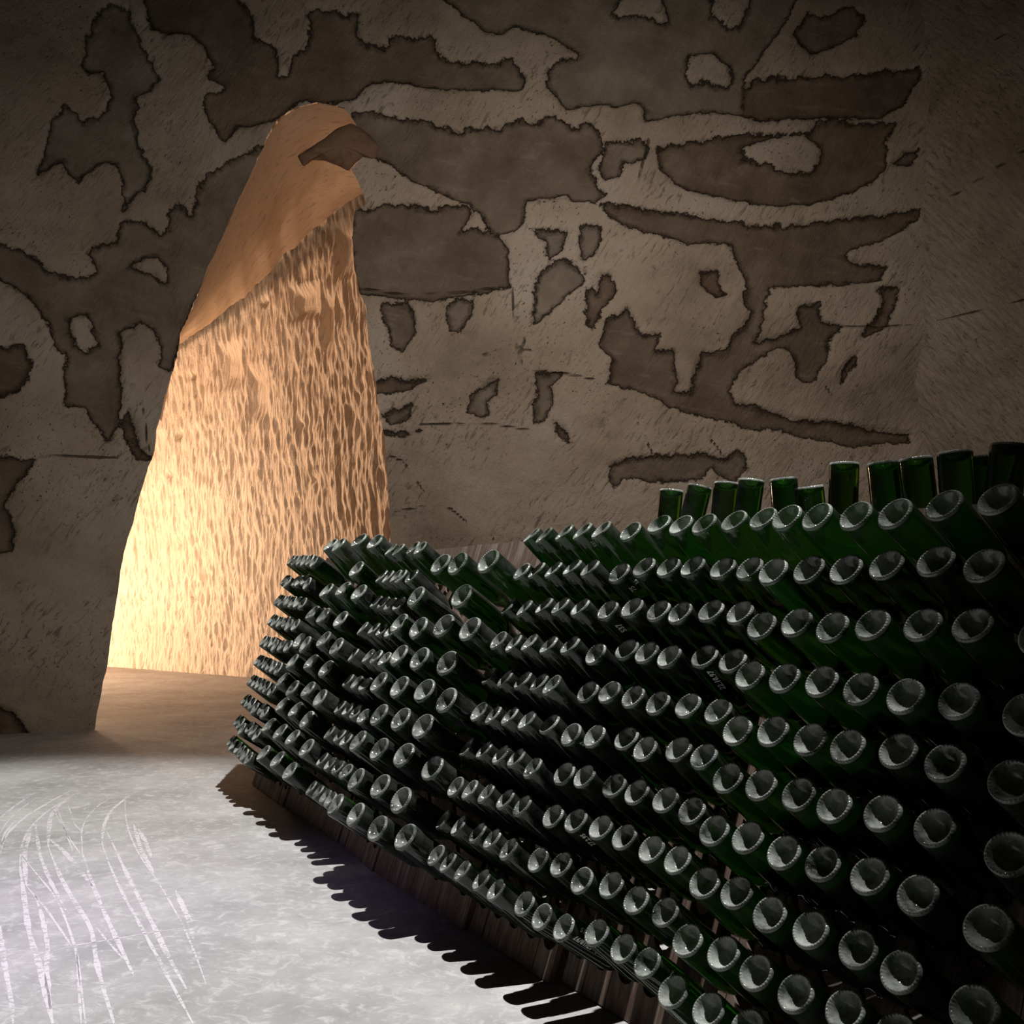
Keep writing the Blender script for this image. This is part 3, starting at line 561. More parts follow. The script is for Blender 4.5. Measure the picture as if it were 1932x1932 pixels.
# rack, row, column, neck hole x y z, base x y z (mm)
BOTTLES = [
(1,1,0,-1215,6289,1256,-1398,6194,1419),(1,1,1,-1162,6189,1256,-1351,6093,1414),(1,1,2,-1108,6090,1256,-1296,5984,1413),(1,1,3,-1054,5991,1256,-1250,5883,1407),
(1,1,4,-1001,5891,1256,-1196,5781,1408),(1,1,5,-947,5792,1256,-1152,5680,1397),(1,2,0,-1253,6269,1131,-1433,6170,1295),(1,2,1,-1199,6169,1131,-1395,6070,1279),
(1,2,2,-1146,6070,1131,-1317,5960,1285),(1,2,3,-1092,5970,1131,-1278,5862,1284),(1,2,4,-1038,5871,1131,-1220,5761,1292),(1,2,5,-985,5772,1131,-1187,5659,1268),
(1,3,0,-1290,6248,1006,-1470,6150,1171),(1,3,1,-1237,6149,1006,-1423,6047,1165),(1,3,2,-1183,6050,1006,-1365,5945,1166),(1,3,3,-1129,5950,1006,-1313,5842,1160),
(1,3,4,-1076,5851,1006,-1260,5741,1159),(1,3,5,-1022,5751,1006,-1210,5638,1154),(1,4,0,-1328,6228,881,-1507,6134,1048),(1,4,1,-1274,6129,881,-1461,6028,1040),
(1,4,2,-1220,6029,881,-1407,5926,1036),(1,4,3,-1167,5930,881,-1347,5823,1041),(1,4,4,-1113,5831,881,-1307,5722,1027),(1,4,5,-1059,5731,881,-1246,5619,1031),
(1,5,0,-1365,6208,756,-1554,6117,914),(1,5,1,-1312,6108,756,-1502,6009,911),(1,5,2,-1258,6009,756,-1451,5916,916),(1,5,3,-1204,5910,756,-1411,5811,900),
(1,5,4,-1151,5810,756,-1347,5705,908),(1,5,5,-1097,5711,756,-1285,5601,910),(1,6,0,-1403,6188,631,-1581,6091,797),(1,6,1,-1349,6088,631,-1534,5992,794),
(1,6,2,-1295,5989,631,-1481,5888,792),(1,6,3,-1242,5889,631,-1436,5788,787),(1,6,4,-1188,5790,631,-1389,5690,786),(1,6,5,-1134,5691,631,-1337,5586,784),
(1,7,0,-1440,6167,506,-1617,6072,674),(1,7,1,-1387,6068,506,-1568,5971,671),(1,7,2,-1333,5969,506,-1518,5870,671),(1,7,3,-1279,5869,506,-1470,5769,669),
(1,7,4,-1226,5770,506,-1423,5673,668),(1,7,5,-1172,5671,506,-1368,5566,664),(1,8,0,-1478,6147,381,-1650,6055,556),(1,8,1,-1424,6048,381,-1605,5954,551),
(1,8,2,-1370,5948,381,-1557,5856,549),(1,8,3,-1317,5849,381,-1513,5750,537),(1,8,4,-1263,5750,381,-1445,5646,547),(1,8,5,-1209,5650,381,-1405,5546,538),
(1,9,0,-1515,6127,256,-1690,6035,430),(1,9,1,-1462,6028,256,-1650,5942,421),(1,9,2,-1408,5928,256,-1614,5841,403),(1,9,3,-1354,5829,256,-1538,5734,430),
(1,9,4,-1301,5729,256,-1494,5636,425),(1,9,5,-1247,5630,256,-1444,5528,417),(1,10,0,-1553,6107,131,-1726,6020,308),(1,10,1,-1499,6007,131,-1688,5918,295),
(1,10,2,-1445,5908,131,-1627,5811,296),(1,10,3,-1392,5809,131,-1582,5710,290),(1,10,4,-1338,5709,131,-1536,5610,287),(1,10,5,-1284,5610,131,-1485,5508,286),
(2,1,0,-875,5693,1276,-1038,5588,1490),(2,1,1,-754,5478,1276,-954,5368,1478),(2,1,2,-633,5262,1276,-807,5142,1494),(2,1,3,-512,5047,1276,-692,4914,1475),
(2,2,2.5,-610,5134,1151,-799,5006,1340),(2,3,1,-828,5436,1026,-1013,5326,1231),(2,3,2,-707,5221,1026,-884,5102,1239),(2,3,3,-587,5005,1026,-766,4873,1221),
(2,4,0.5,-926,5523,901,-1107,5418,1108),(2,4,1.5,-805,5308,901,-1006,5196,1097),(2,4,2.5,-684,5092,901,-873,4965,1085),(2,5,0,-1023,5610,776,-1187,5466,952),
(2,5,1,-902,5395,776,-1121,5286,939),(2,5,2,-782,5179,776,-978,5064,979),(2,5,3,-661,4964,776,-871,4838,955),(2,6,0.5,-1000,5481,651,-1211,5381,840),(2,6,1.5,-879,5266,651,-1062,5154,855),
(2,6,2.5,-759,5051,651,-939,4924,838),(2,7,0,-1098,5568,526,-1285,5472,733),(2,7,1,-977,5353,526,-1180,5246,707),(2,7,2,-856,5137,526,-1050,5023,723),(2,7,3,-735,4922,526,-945,4797,704),
(2,8,0.5,-1074,5440,401,-1256,5339,610),(2,8,1.5,-954,5224,401,-1134,5115,609),(2,8,2.5,-833,5009,401,-1028,4888,587),(2,9,0,-1172,5527,276,-1351,5431,485),
(2,9,1,-1051,5311,276,-1236,5207,482),(2,9,2,-930,5096,276,-1121,4984,482),(2,9,3,-810,4880,276,-1003,4761,467),(2,10,0.5,-1149,5398,151,-1349,5301,351),
(2,10,1.5,-1028,5183,151,-1220,5077,356),(2,10,2.5,-907,4967,151,-1104,4849,339),(3,1,0,-437,4908,1256,-603,4855,1433),(3,1,1,-391,4808,1256,-554,4747,1427),
(3,1,3,-297,4609,1256,-461,4533,1427),(3,1,4,-250,4510,1256,-418,4426,1421),(3,2,0,-476,4890,1131,-647,4837,1300),(3,2,1,-429,4790,1131,-602,4729,1296),
(3,2,2,-382,4691,1131,-551,4622,1297),(3,2,3,-336,4591,1131,-516,4517,1295),(3,2,4,-289,4492,1131,-455,4407,1295),(3,3,0,-514,4872,1006,-671,4816,1175),
(3,3,1,-468,4772,1006,-621,4703,1171),(3,3,2,-421,4673,1006,-576,4598,1167),(3,3,3,-374,4573,1006,-520,4486,1170),(3,4,0,-553,4854,881,-735,4801,1045),
(3,4,1,-506,4754,881,-665,4691,1048),(3,4,2,-460,4655,881,-610,4581,1047),(3,4,3,-413,4555,881,-556,4468,1046),(3,5,0,-591,4836,756,-778,4783,915),(3,5,2,-498,4636,756,-674,4569,925),
(3,5,3,-451,4537,756,-622,4462,929),(3,5,4,-405,4437,756,-570,4354,926),(3,6,0,-630,4818,631,-800,4763,793),(3,6,1,-583,4718,631,-741,4653,794),(3,6,2,-537,4618,631,-683,4536,797),
(3,7,0,-669,4799,506,-836,4744,667),(3,7,1,-622,4700,506,-778,4635,670),(3,7,2,-575,4600,506,-723,4523,672),(3,7,3,-529,4501,506,-669,4401,667),(3,8,0,-707,4781,381,-883,4728,547),
(3,8,1,-660,4682,381,-815,4618,548),(3,8,2,-614,4582,381,-767,4510,546),(3,9,0,-746,4763,256,-914,4704,421),(3,9,1,-699,4664,256,-857,4599,419),(3,9,2,-652,4564,256,-801,4490,423),
(3,9,3,-606,4465,256,-745,4375,424),(3,10,0,-784,4745,131,-963,4691,288),(3,10,1,-738,4646,131,-910,4584,290),(3,10,2,-691,4546,131,-856,4476,292),(3,10,3,-644,4446,131,-814,4371,299),
(4,2,1,-105,4188,1151,-299,4040,1342),(4,2,2,10,3993,1151,-217,3825,1338),(4,2,3,124,3798,1151,-93,3632,1341),(4,3,0.5,-199,4264,1026,-410,4134,1206),(4,3,2.5,30,3874,1026,-195,3693,1212),
(4,4,0,-293,4340,901,-492,4225,1091),(4,4,1,-178,4145,901,-387,4001,1080),(4,4,2,-64,3950,901,-268,3781,1098),(4,4,3,50,3755,901,-160,3605,1092),(4,5,0.5,-272,4221,776,-477,4094,963),
(4,5,1.5,-158,4026,776,-370,3873,964),(4,5,2.5,-43,3831,776,-245,3647,963),(4,6,0,-366,4297,651,-574,4187,841),(4,6,1,-252,4102,651,-460,3964,843),(4,6,2,-137,3907,651,-339,3741,851),
(4,6,3,-23,3712,651,-243,3556,835),(4,7,0.5,-346,4178,526,-555,4057,719),(4,7,1.5,-231,3983,526,-440,3836,730),(4,7,2.5,-117,3788,526,-334,3615,733),(4,8,0,-440,4254,401,-657,4151,596),
(4,8,1,-325,4059,401,-537,3927,598),(4,8,2,-211,3864,401,-413,3705,612),(4,8,3,-97,3669,401,-291,3529,595),(4,9,0.5,-419,4135,276,-644,4018,458),(4,9,1.5,-305,3940,276,-515,3795,476),
(4,9,2.5,-190,3745,276,-410,3573,469),(4,10,0,-513,4211,151,-745,4111,333),(4,10,1,-399,4016,151,-626,3890,344),(4,10,2,-284,3821,151,-508,3665,344),(4,10,3,-170,3626,151,-384,3484,358),
(5,1,0,240,3709,1256,71,3675,1439),(5,1,1,295,3610,1256,113,3570,1433),(5,1,2,349,3511,1256,181,3466,1437),(5,1,3,404,3412,1256,238,3362,1436),(5,1,4,459,3313,1256,293,3258,1434),
(5,2,0,203,3688,1131,32,3611,1302),(5,2,1,257,3589,1131,85,3544,1305),(5,2,2,312,3490,1131,142,3445,1306),(5,2,3,367,3391,1131,202,3341,1312),(5,2,4,422,3293,1131,254,3238,1307),
(5,3,0,165,3667,1006,-14,3633,1174),(5,3,1,220,3568,1006,42,3527,1170),(5,3,2,275,3470,1006,109,3423,1180),(5,3,3,330,3371,1006,161,3320,1181),(5,3,4,385,3272,1006,220,3216,1178),
(5,4,0,128,3647,881,-53,3564,1051),(5,4,1,183,3548,881,2,3498,1045),(5,4,2,238,3449,881,57,3404,1052),(5,4,3,292,3350,881,120,3299,1050),(5,4,4,347,3251,881,186,3195,1055),
(5,5,0,91,3626,756,-85,3591,920),(5,5,1,146,3527,756,-28,3485,919),(5,5,2,200,3428,756,34,3381,924),(5,5,3,255,3329,756,87,3278,925),(5,5,4,310,3231,756,125,3177,927),
(5,6,0,54,3605,631,-123,3526,797),(5,6,1,108,3506,631,-70,3459,794),(5,6,2,163,3408,631,-11,3362,803),(5,6,3,218,3309,631,46,3258,802),(5,6,4,273,3210,631,117,3153,804),
(5,7,0,16,3585,506,-166,3550,665),(5,7,1,71,3486,506,-100,3444,674),(5,7,2,126,3387,506,-41,3340,674),(5,7,3,181,3288,506,11,3238,681),(5,7,4,235,3189,506,62,3133,667),
(5,8,0,-21,3564,381,-204,3476,536),(5,8,1,34,3465,381,-151,3409,539),(5,8,2,89,3366,381,-91,3321,546),(5,8,3,143,3268,381,-25,3216,549),(5,8,4,198,3169,381,29,3113,550),
(5,9,0,-58,3543,256,-249,3509,413),(5,9,1,-3,3445,256,-188,3404,417),(5,9,2,51,3346,256,-119,3298,418),(5,9,3,106,3247,256,-68,3196,423),(5,9,4,161,3148,256,-14,3092,419),
(5,10,0,-95,3523,131,-271,3445,303),(5,10,1,-41,3424,131,-224,3374,298),(5,10,2,14,3325,131,-169,3280,297),(5,10,3,69,3226,131,-102,3175,297),(5,10,4,124,3127,131,-53,3072,296),
(6,1,0,543,3252,1256,377,3151,1422),(6,1,1,603,3156,1256,455,3056,1440),(6,1,2,662,3060,1256,507,2960,1431),(6,1,3,721,2963,1256,558,2866,1428),(6,1,4,780,2867,1256,624,2770,1430),
(6,1,5,840,2771,1256,682,2675,1431),(6,2,0,507,3230,1131,338,3127,1289),(6,2,1,566,3133,1131,405,3034,1306),(6,2,2,626,3037,1131,466,2938,1304),(6,2,3,685,2941,1131,521,2844,1304),
(6,2,4,744,2845,1131,587,2745,1297),(6,2,5,803,2749,1131,639,2651,1294),(6,3,0,471,3207,1006,300,3107,1171),(6,3,1,530,3111,1006,366,3012,1181),(6,3,2,589,3015,1006,432,2914,1174),
(6,3,3,649,2919,1006,480,2820,1170),(6,3,4,708,2823,1006,550,2724,1178),(6,3,5,767,2726,1006,608,2628,1175),(6,4,0,435,3185,881,259,3082,1034),(6,4,1,494,3089,881,346,2985,1054),
(6,4,2,553,2993,881,394,2892,1051),(6,4,3,612,2896,881,445,2797,1046),(6,4,4,672,2800,881,527,2698,1053),(6,4,5,731,2704,881,583,2603,1048),(6,5,0,398,3162,756,233,3059,917),
(6,5,1,458,3066,756,291,2966,926),(6,5,2,517,2970,756,351,2870,923),(6,5,3,576,2874,756,409,2773,916),(6,5,4,635,2778,756,477,2677,920),(6,5,5,695,2682,756,539,2580,917),
(6,6,0,362,3140,631,179,3040,786),(6,6,1,421,3044,631,244,2945,796),(6,6,2,481,2948,631,329,2846,805),(6,6,3,540,2852,631,370,2751,790),(6,6,4,599,2756,631,448,2655,805),
(6,6,5,658,2659,631,498,2561,801),(6,7,0,326,3118,506,157,3015,670),(6,7,1,385,3022,506,213,2927,679),(6,7,2,444,2925,506,291,2822,673),(6,7,3,504,2829,506,344,2728,673),
(6,7,4,563,2733,506,409,2632,673),(6,7,5,622,2637,506,462,2536,665),(6,8,0,290,3095,381,122,2993,545),(6,8,1,349,2999,381,185,2898,554),(6,8,2,408,2903,381,251,2802,557),
(6,8,3,467,2807,381,307,2707,554),(6,8,4,527,2711,381,368,2609,546),(6,8,5,586,2615,381,421,2515,543),(6,9,0,253,3073,256,75,2972,417),(6,9,1,313,2977,256,141,2881,429),
(6,9,2,372,2881,256,194,2780,411),(6,9,3,431,2785,256,269,2685,428),(6,9,4,490,2688,256,324,2587,417),(6,9,5,550,2592,256,386,2492,417),(6,10,0,217,3051,131,34,2953,291),
(6,10,1,276,2955,131,83,2861,281),(6,10,2,336,2858,131,142,2766,282),(6,10,3,395,2762,131,227,2663,305),(6,10,4,454,2666,131,288,2566,298),(6,10,5,513,2570,131,337,2472,295),
(7,1,0,860,2568,1256,686,2459,1417),(7,1,1,919,2471,1256,734,2370,1413),(7,1,2,978,2375,1256,792,2269,1407),(7,1,3,1038,2279,1256,847,2177,1405),(7,1,4,1097,2183,1256,915,2083,1416),
(7,1,5,1156,2087,1256,980,1983,1420),(7,2,0,823,2545,1131,645,2435,1281),(7,2,1,883,2449,1131,705,2340,1285),(7,2,2,942,2353,1131,761,2244,1283),(7,2,3,1001,2257,1131,820,2155,1291),
(7,2,4,1061,2161,1131,886,2057,1297),(7,2,5,1120,2065,1131,938,1956,1285),(7,3,0,787,2523,1006,610,2411,1148),(7,3,1,847,2427,1006,669,2317,1159),(7,3,2,906,2331,1006,722,2221,1151),
(7,3,3,965,2234,1006,780,2131,1161),(7,3,4,1024,2138,1006,847,2030,1164),(7,3,5,1084,2042,1006,906,1935,1167),(7,4,0,751,2500,881,576,2389,1029),(7,4,1,810,2404,881,634,2294,1030),
(7,4,2,870,2308,881,691,2198,1031),(7,4,3,929,2212,881,744,2102,1024),(7,4,4,988,2116,881,801,2006,1018),(7,4,5,1047,2020,881,866,1908,1020),(7,5,0,715,2478,756,540,2365,897),
(7,5,1,774,2382,756,601,2271,909),(7,5,2,833,2286,756,658,2175,904),(7,5,3,893,2190,756,709,2081,904),(7,5,4,952,2094,756,778,1983,911),(7,5,5,1011,1997,756,830,1887,903),
(7,6,0,678,2456,631,513,2344,786),(7,6,1,738,2360,631,568,2249,789),(7,6,2,797,2263,631,626,2153,787),(7,6,3,856,2167,631,673,2059,783),(7,6,4,916,2071,631,739,1963,789),
(7,6,5,975,1975,631,801,1865,784),(7,7,0,642,2433,506,476,2323,666),(7,7,1,701,2337,506,533,2229,673),(7,7,2,761,2241,506,588,2132,665),(7,7,3,820,2145,506,643,2038,667),
(7,7,4,879,2049,506,705,1941,670),(7,7,5,939,1953,506,760,1844,662),(7,8,0,606,2411,381,449,2300,549),(7,8,1,665,2315,381,503,2207,555),(7,8,2,725,2219,381,551,2109,538),
(7,8,3,784,2123,381,610,2013,538),(7,8,4,843,2026,381,673,1915,535),(7,8,5,902,1930,381,719,1821,526),(7,9,0,570,2389,256,405,2279,421),(7,9,1,629,2292,256,468,2183,427),
(7,9,2,688,2196,256,517,2088,421),(7,9,3,748,2100,256,573,1991,416),(7,9,4,807,2004,256,641,1895,424),(7,9,5,866,1908,256,702,1798,420),(7,10,0,533,2366,131,369,2264,308),
(7,10,1,593,2270,131,431,2165,309),(7,10,2,652,2174,131,495,2068,312),(8,3,0,1117,1849,1006,928,1720,1155),(8,4,0,1081,1825,881,888,1696,1021),(8,5,0,1046,1801,756,851,1675,909),
(8,6,0,1011,1778,631,834,1649,792),(8,7,0,975,1754,506,790,1633,674),(8,8,0,940,1730,381,755,1607,549),
]

RO, RZ = 0.0426, 0.125
SL = math.hypot(RO, RZ)
PITCH = {1: 0.11294, 3: 0.110, 5: 0.113, 6: 0.11294, 7: 0.11294, 8: 0.11294, 2: 0.247, 4: 0.226}
NCOL = {1: 6, 2: 4, 3: 5, 4: 4, 5: 5, 6: 6, 7: 6, 8: 6}
MAG = (2, 4)
HZ = {True: 0.182, False: 0.161}
EL = math.radians(43)
Z_TOP = 1.437
THK = 0.020
BACK_UP = 0.10
up_v = RZ / SL; in_v = RO / SL       # slant direction of the boards: up and inwards

def plank_mesh(width, rows, holes, r, w0, w1):
    """an upright board with round holes; x across, w along the slant, front face at y = 0"""
    bm = bmesh.new(); NS = 14
    lines = [w0] + [(k - 0.5) * SL for k in range(rows + 1)] + [w1]
    def P(x, w, y): return Vector((x, w * in_v + y * up_v, w * up_v - y * in_v))
    fronts = {}
    for y in (0.0, THK):
        rowv = [(bm.verts.new(P(-width / 2, w, y)), bm.verts.new(P(width / 2, w, y))) for w in lines]
        rings = {}
        for i in range(len(lines) - 1):
            a, b = rowv[i]; d, c = rowv[i + 1]
            k = i - 1
            if 0 <= k < rows and k in holes:
                cw = k * SL - 0.5 * y * 0.5 - 0.004; hw = width / 2; hh = SL / 2
                ring = [bm.verts.new(P(r * math.cos(2 * PI * q / NS), cw + r * math.sin(2 * PI * q / NS), y)) for q in range(NS)]
                rings[k] = ring
                corners = [(c, PI / 4), (d, 3 * PI / 4), (a, 5 * PI / 4), (b, 7 * PI / 4)]
                own = [corners[int(((2 * PI * q / NS) % (2 * PI)) // (PI / 2))][0] for q in range(NS)]
                for q in range(NS):
                    q2 = (q + 1) % NS
                    if own[q] is own[q2]: bm.faces.new((ring[q], ring[q2], own[q]))
                    else: bm.faces.new((ring[q], ring[q2], own[q2], own[q]))
            else: bm.faces.new((a, b, c, d))
        fronts[y] = (rowv, rings)
    (r0, g0), (r1, g1) = fronts[0.0], fronts[THK]
    for i in range(len(lines) - 1):
        for s in (0, 1): bm.faces.new((r0[i][s], r0[i + 1][s], r1[i + 1][s], r1[i][s]))
    for i in (0, len(lines) - 1): bm.faces.new((r0[i][0], r0[i][1], r1[i][1], r1[i][0]))
    for k in g0:
        for q in range(NS):
            q2 = (q + 1) % NS; bm.faces.new((g0[k][q], g0[k][q2], g1[k][q2], g1[k][q]))
    return bm_mesh('plank', bm)

ORD = ['zero', 'first', 'second', 'third', 'fourth', 'fifth', 'sixth', 'seventh', 'eighth', 'ninth', 'tenth']
holes_at = {}
for (p, r, c, *_x) in BOTTLES: holes_at.setdefault((p, c), set()).add(10 - r)
first_hole = {p: Vector(BOARDS[p - 1][:3]) for p in range(1, 9)}
TURN = {p: BOARDS[p - 1][3] for p in range(1, 9)}
span = {}
for p in range(1, 9):
    mg = p in MAG; n_ = NCOL[p]
    span[p] = [-0.085 if mg else -PITCH[p] / 2, (n_ - 1) * PITCH[p] + (0.085 if mg else PITCH[p] / 2)]
for p in range(1, 8):      # neighbouring racks stand side by side without overlapping
    th = TURN[p]; d = Vector((math.cos(th), -math.sin(th), 0)); th2 = TURN[p + 1]; d2 = Vector((math.cos(th2), -math.sin(th2), 0))
    e = first_hole[p] + d * span[p][1]; s = first_hole[p + 1] + d2 * span[p + 1][0]
    ov = (e - s).dot(d)
    mid = max(ov / 2 + 0.004, -0.042)
    lim1 = (NCOL[p] - 1) * PITCH[p] + 0.042; lim2 = -0.042
    span[p][1] = max(span[p][1] - mid, lim1); span[p + 1][0] = min(span[p + 1][0] + mid, lim2)
span[1][0] -= 0.05
back_in = {p: [0.004, 0.004] for p in range(1, 9)}
for p in range(1, 8):
    m_ = max(0.0, TURN[p] - TURN[p + 1]) * 0.95 / 2
    back_in[p][1] += m_; back_in[p + 1][0] += m_
RACKS = {}; plank_cache = {}
DESC = {1: 'six columns of bottles, nearest the lit passage', 2: 'four columns of magnums, second from the passage', 3: 'five columns of bottles, third from the passage', 4: 'a bare top row above its magnums, fourth from the passage',
        5: 'five columns of bottles, fifth from the passage', 6: 'six columns of bottles, sixth from the passage', 7: 'six columns of bottles, seventh from the passage', 8: 'few bottles, eighth from the passage'}
for p in range(1, 9):
    th = TURN[p]; mg = p in MAG
    H = first_hole[p]; hz = H.z
    root = bpy.data.objects.new('riddling_rack', None); C.objects.link(root)
    root.location = (H.x, H.y, 0); root.rotation_euler = (0, 0, -th)
    tag(root, 'weathered wooden riddling rack with ' + DESC[p], 'rack', 'wooden riddling racks')
    RACKS[p] = root
    w0 = -(hz - 0.006) / up_v; w1 = (Z_TOP - hz) / up_v
    cols = [c / 2 for c in range(2 * NCOL[p] - 1)] if mg else list(range(NCOL[p]))
    stepw = PITCH[p] / 2 if mg else PITCH[p]
    y_top = (Z_TOP - hz) * RO / RZ
    y_ridge = y_top + THK + 0.022
    for i, c in enumerate(cols):
        x0 = c * PITCH[p] - stepw / 2; x1 = x0 + stepw
        if i == 0: x0 = span[p][0]
        if i == len(cols) - 1: x1 = span[p][1]
        if mg: rows_h = {k for k in range(10) if ((10 - k) % 2 == (1 if p == 2 else 0)) == (c == int(c))}
        else: rows_h = set(range(10))
        rows_h |= holes_at.get((p, c), set())
        off = c * PITCH[p]
        if i in (0, len(cols) - 1):            # end boards are not symmetric about their holes: make the narrower side the rule and add a batten
            hw = min(off - x0, x1 - off)
        else: hw = stepw / 2
        key = (round(hw, 4), tuple(sorted(rows_h)), mg)
        if key not in plank_cache: plank_cache[key] = plank_mesh(2 * hw - 0.0016, 10, rows_h, 0.045 if mg else 0.039, w0, w1)
        me = plank_cache[key]
        o = obj('plank', me, M_wood, root); o.location = (off, random.uniform(-0.001, 0.001), hz + random.uniform(-0.003, 0.0))
        # the far side of the rack: boards leaning the other way, closed up where the curve of the row brings them together
        bx0 = span[p][0] + back_in[p][0]; bx1 = span[p][1] - back_in[p][1]
        f = (bx1 - bx0) / (span[p][1] - span[p][0])
        ax0 = bx0 + (x0 - span[p][0]) * f; ax1 = bx0 + (x1 - span[p][0]) * f
        b = obj('plank', plank_mesh(ax1 - ax0 - 0.0016, 9, set(), 0.036, w0 - BACK_UP / up_v, 9 * SL - 0.10), M_wood, root)
        b.location = ((ax0 + ax1) / 2, 2 * y_ridge - BACK_UP * RO / RZ, hz + BACK_UP); b.rotation_euler = (0, 0, PI)
        if (x1 - x0) - 2 * hw > 0.012:
            bx0, bx1 = (x0, off - hw) if off - x0 > x1 - off else (off + hw, x1)
            o = obj('plank', plank_mesh(bx1 - bx0 - 0.003, 10, set(), 0.03, w0, w1), M_wood, root); o.location = ((bx0 + bx1) / 2, 0.0, hz)
    bm = bmesh.new(); box_bm(bm, span[p][0] + 0.035, span[p][1] - 0.035, y_ridge - 0.012, y_ridge + 0.012, Z_TOP - 0.075, Z_TOP - 0.012, 0.004)
    zb = 1.13                                   # unseen board added between the leaning sides to stop light from above
    yf = (zb - hz) * RO / RZ + THK + 0.004
    bb = bmesh.new(); box_bm(bb, span[p][0] + 0.03, span[p][1] - 0.03, yf + 0.005, 2 * y_ridge - BACK_UP * RO / RZ - (zb - hz - BACK_UP) * RO / RZ - THK - 0.012, zb - 0.012, zb, 0.002)
    obj('light_block_board', bm_mesh('light_block_board', bb), M_wood, root)
    obj('ridge_beam', bm_mesh('ridge_beam', bm), M_wood, root)

# ---------------------------------------------------------------- bottles
STD = [(0.0428, 0.0045), (0.0436, 0.009), (0.0437, 0.014), (0.0437, 0.09), (0.0437, 0.165), (0.0432, 0.178), (0.0405, 0.193), (0.0345, 0.210), (0.0265, 0.226), (0.0195, 0.241), (0.0158, 0.256), (0.0146, 0.275), (0.0144, 0.285), (0.0176, 0.2865), (0.0176, 0.2915), (0.0150, 0.2935), (0.0150, 0.303), (0.0001, 0.3035)]
PUNT = [(0.0001, 0.0300), (0.006, 0.0297), (0.012, 0.0285), (0.018, 0.0255), (0.024, 0.0200), (0.029, 0.0125), (0.0328, 0.0062), (0.0352, 0.0028), (0.0368, 0.0009), (0.0384, 0.0), (0.0402, 0.0006), (0.0418, 0.0022), (0.0430, 0.0048), (0.0435, 0.0075)]
def lathe(name, prof, n, sr=1.0, sz=1.0, knurl=False):
    V, F = [], []
    for j, (r, z) in enumerate(prof):
        for i in range(n):
            a = 2 * PI * i / n
            kz = 0.0
            if knurl and 7 <= j <= 11: kz = (0.0011 if (i % 4) < 2 else -0.0002) * (1.0 if 8 <= j <= 10 else 0.5)
            V.append((r * sr * math.cos(a), r * sr * math.sin(a), z * sz + kz))
    for j in range(len(prof) - 1):
        for i in range(n):
            i2 = (i + 1) % n
            F.append((j * n + i, j * n + i2, (j + 1) * n + i2, (j + 1) * n + i))
    bm = bmesh.new(); me0 = bpy.data.meshes.new('t'); me0.from_pydata(V, [], F); bm.from_mesh(me0); bpy.data.meshes.remove(me0)
    return bm_mesh(name, bm, True)
def outward(me, ref):
    return me
me_bot = lathe('champagne_bottle', STD, 40, 0.97); me_punt = lathe('punt', PUNT, 128, 0.97, knurl=True)
me_mag = lathe('magnum_bottle', STD, 40, 1.21, 1.2); me_mpunt = lathe('punt', PUNT, 128, 1.21, 1.25, True)
for me in (me_punt, me_mpunt):
    # the punt faces away from the neck
    nz = sum(pl.normal.z for pl in me.polygons[:128])
    if nz > 0: me.flip_normals()
for me, m in ((me_bot, M_glass), (me_mag, M_glass), (me_punt, M_punt), (me_mpunt, M_punt)): me.materials.append(m)

def axis_matrix(base, hole, roll):
    zax = (hole - base).normalized()
    xax = Vector((0, 0, 1)).cross(zax).normalized(); yax = zax.cross(xax)
    R = Matrix((xax, yax, zax)).transposed().to_4x4()
    return Matrix.Translation(base) @ R @ Matrix.Rotation(roll, 4, 'Z')
proto = {}
def place_bottle(kind, base, hole, label, group):
    if kind not in proto:
        b = bpy.data.objects.new(kind, me_mag if kind == 'magnum_bottle' else me_bot)
        q = bpy.data.objects.new('punt', me_mpunt if kind == 'magnum_bottle' else me_punt)
        proto[kind] = (b, q)
    else:
        b0, q0 = proto[kind]; b, q = b0.copy(), q0.copy()
    q.parent = b; C.objects.link(b); C.objects.link(q)
    b.matrix_world = axis_matrix(base, hole, random.uniform(0, 2 * PI))
    return tag(b, label, 'bottle', group)

rows = {}
for (p, r, c, *_x) in BOTTLES: rows.setdefault((p, r), []).append(c)
ROWW = ['', 'top row', 'second row', 'third row', 'fourth row', 'fifth row', 'sixth row', 'seventh row', 'eighth row', 'ninth row', 'bottom row']
bottle_at = {}
NOTE = {(6, 4, 4), (6, 3, 0), (6, 6, 2), (6, 6, 0), (6, 10, 2), (6, 8, 1), (6, 10, 5), (6, 2, 0), (5, 1, 3)}
for (p, r, c, hx, hy, hz, bx, by, bz) in BOTTLES:
    mg = p in MAG
    pos = sorted(rows[(p, r)]).index(c) + 1
    what = 'large green magnum' if mg else ('green bottle chalked in white' if (p, r, c) in NOTE else 'dusty green bottle')
    if len(rows[(p, r)]) == 1: lab = '%s alone in the %s of the %s rack from the passage' % (what, ROWW[r], ORD[p])
    else: lab = '%s, %s from passage side, %s of %s rack from passage' % (what, ORD[pos], ROWW[r], ORD[p])
    base = Vector((bx, by, bz)) / 1000; hole = Vector((hx, hy, hz)) / 1000
    bottle_at[(p, r, c)] = place_bottle('magnum_bottle' if mg else 'champagne_bottle', base, hole, lab, 'magnums in the front of the racks' if mg else 'bottles in the front of the racks')

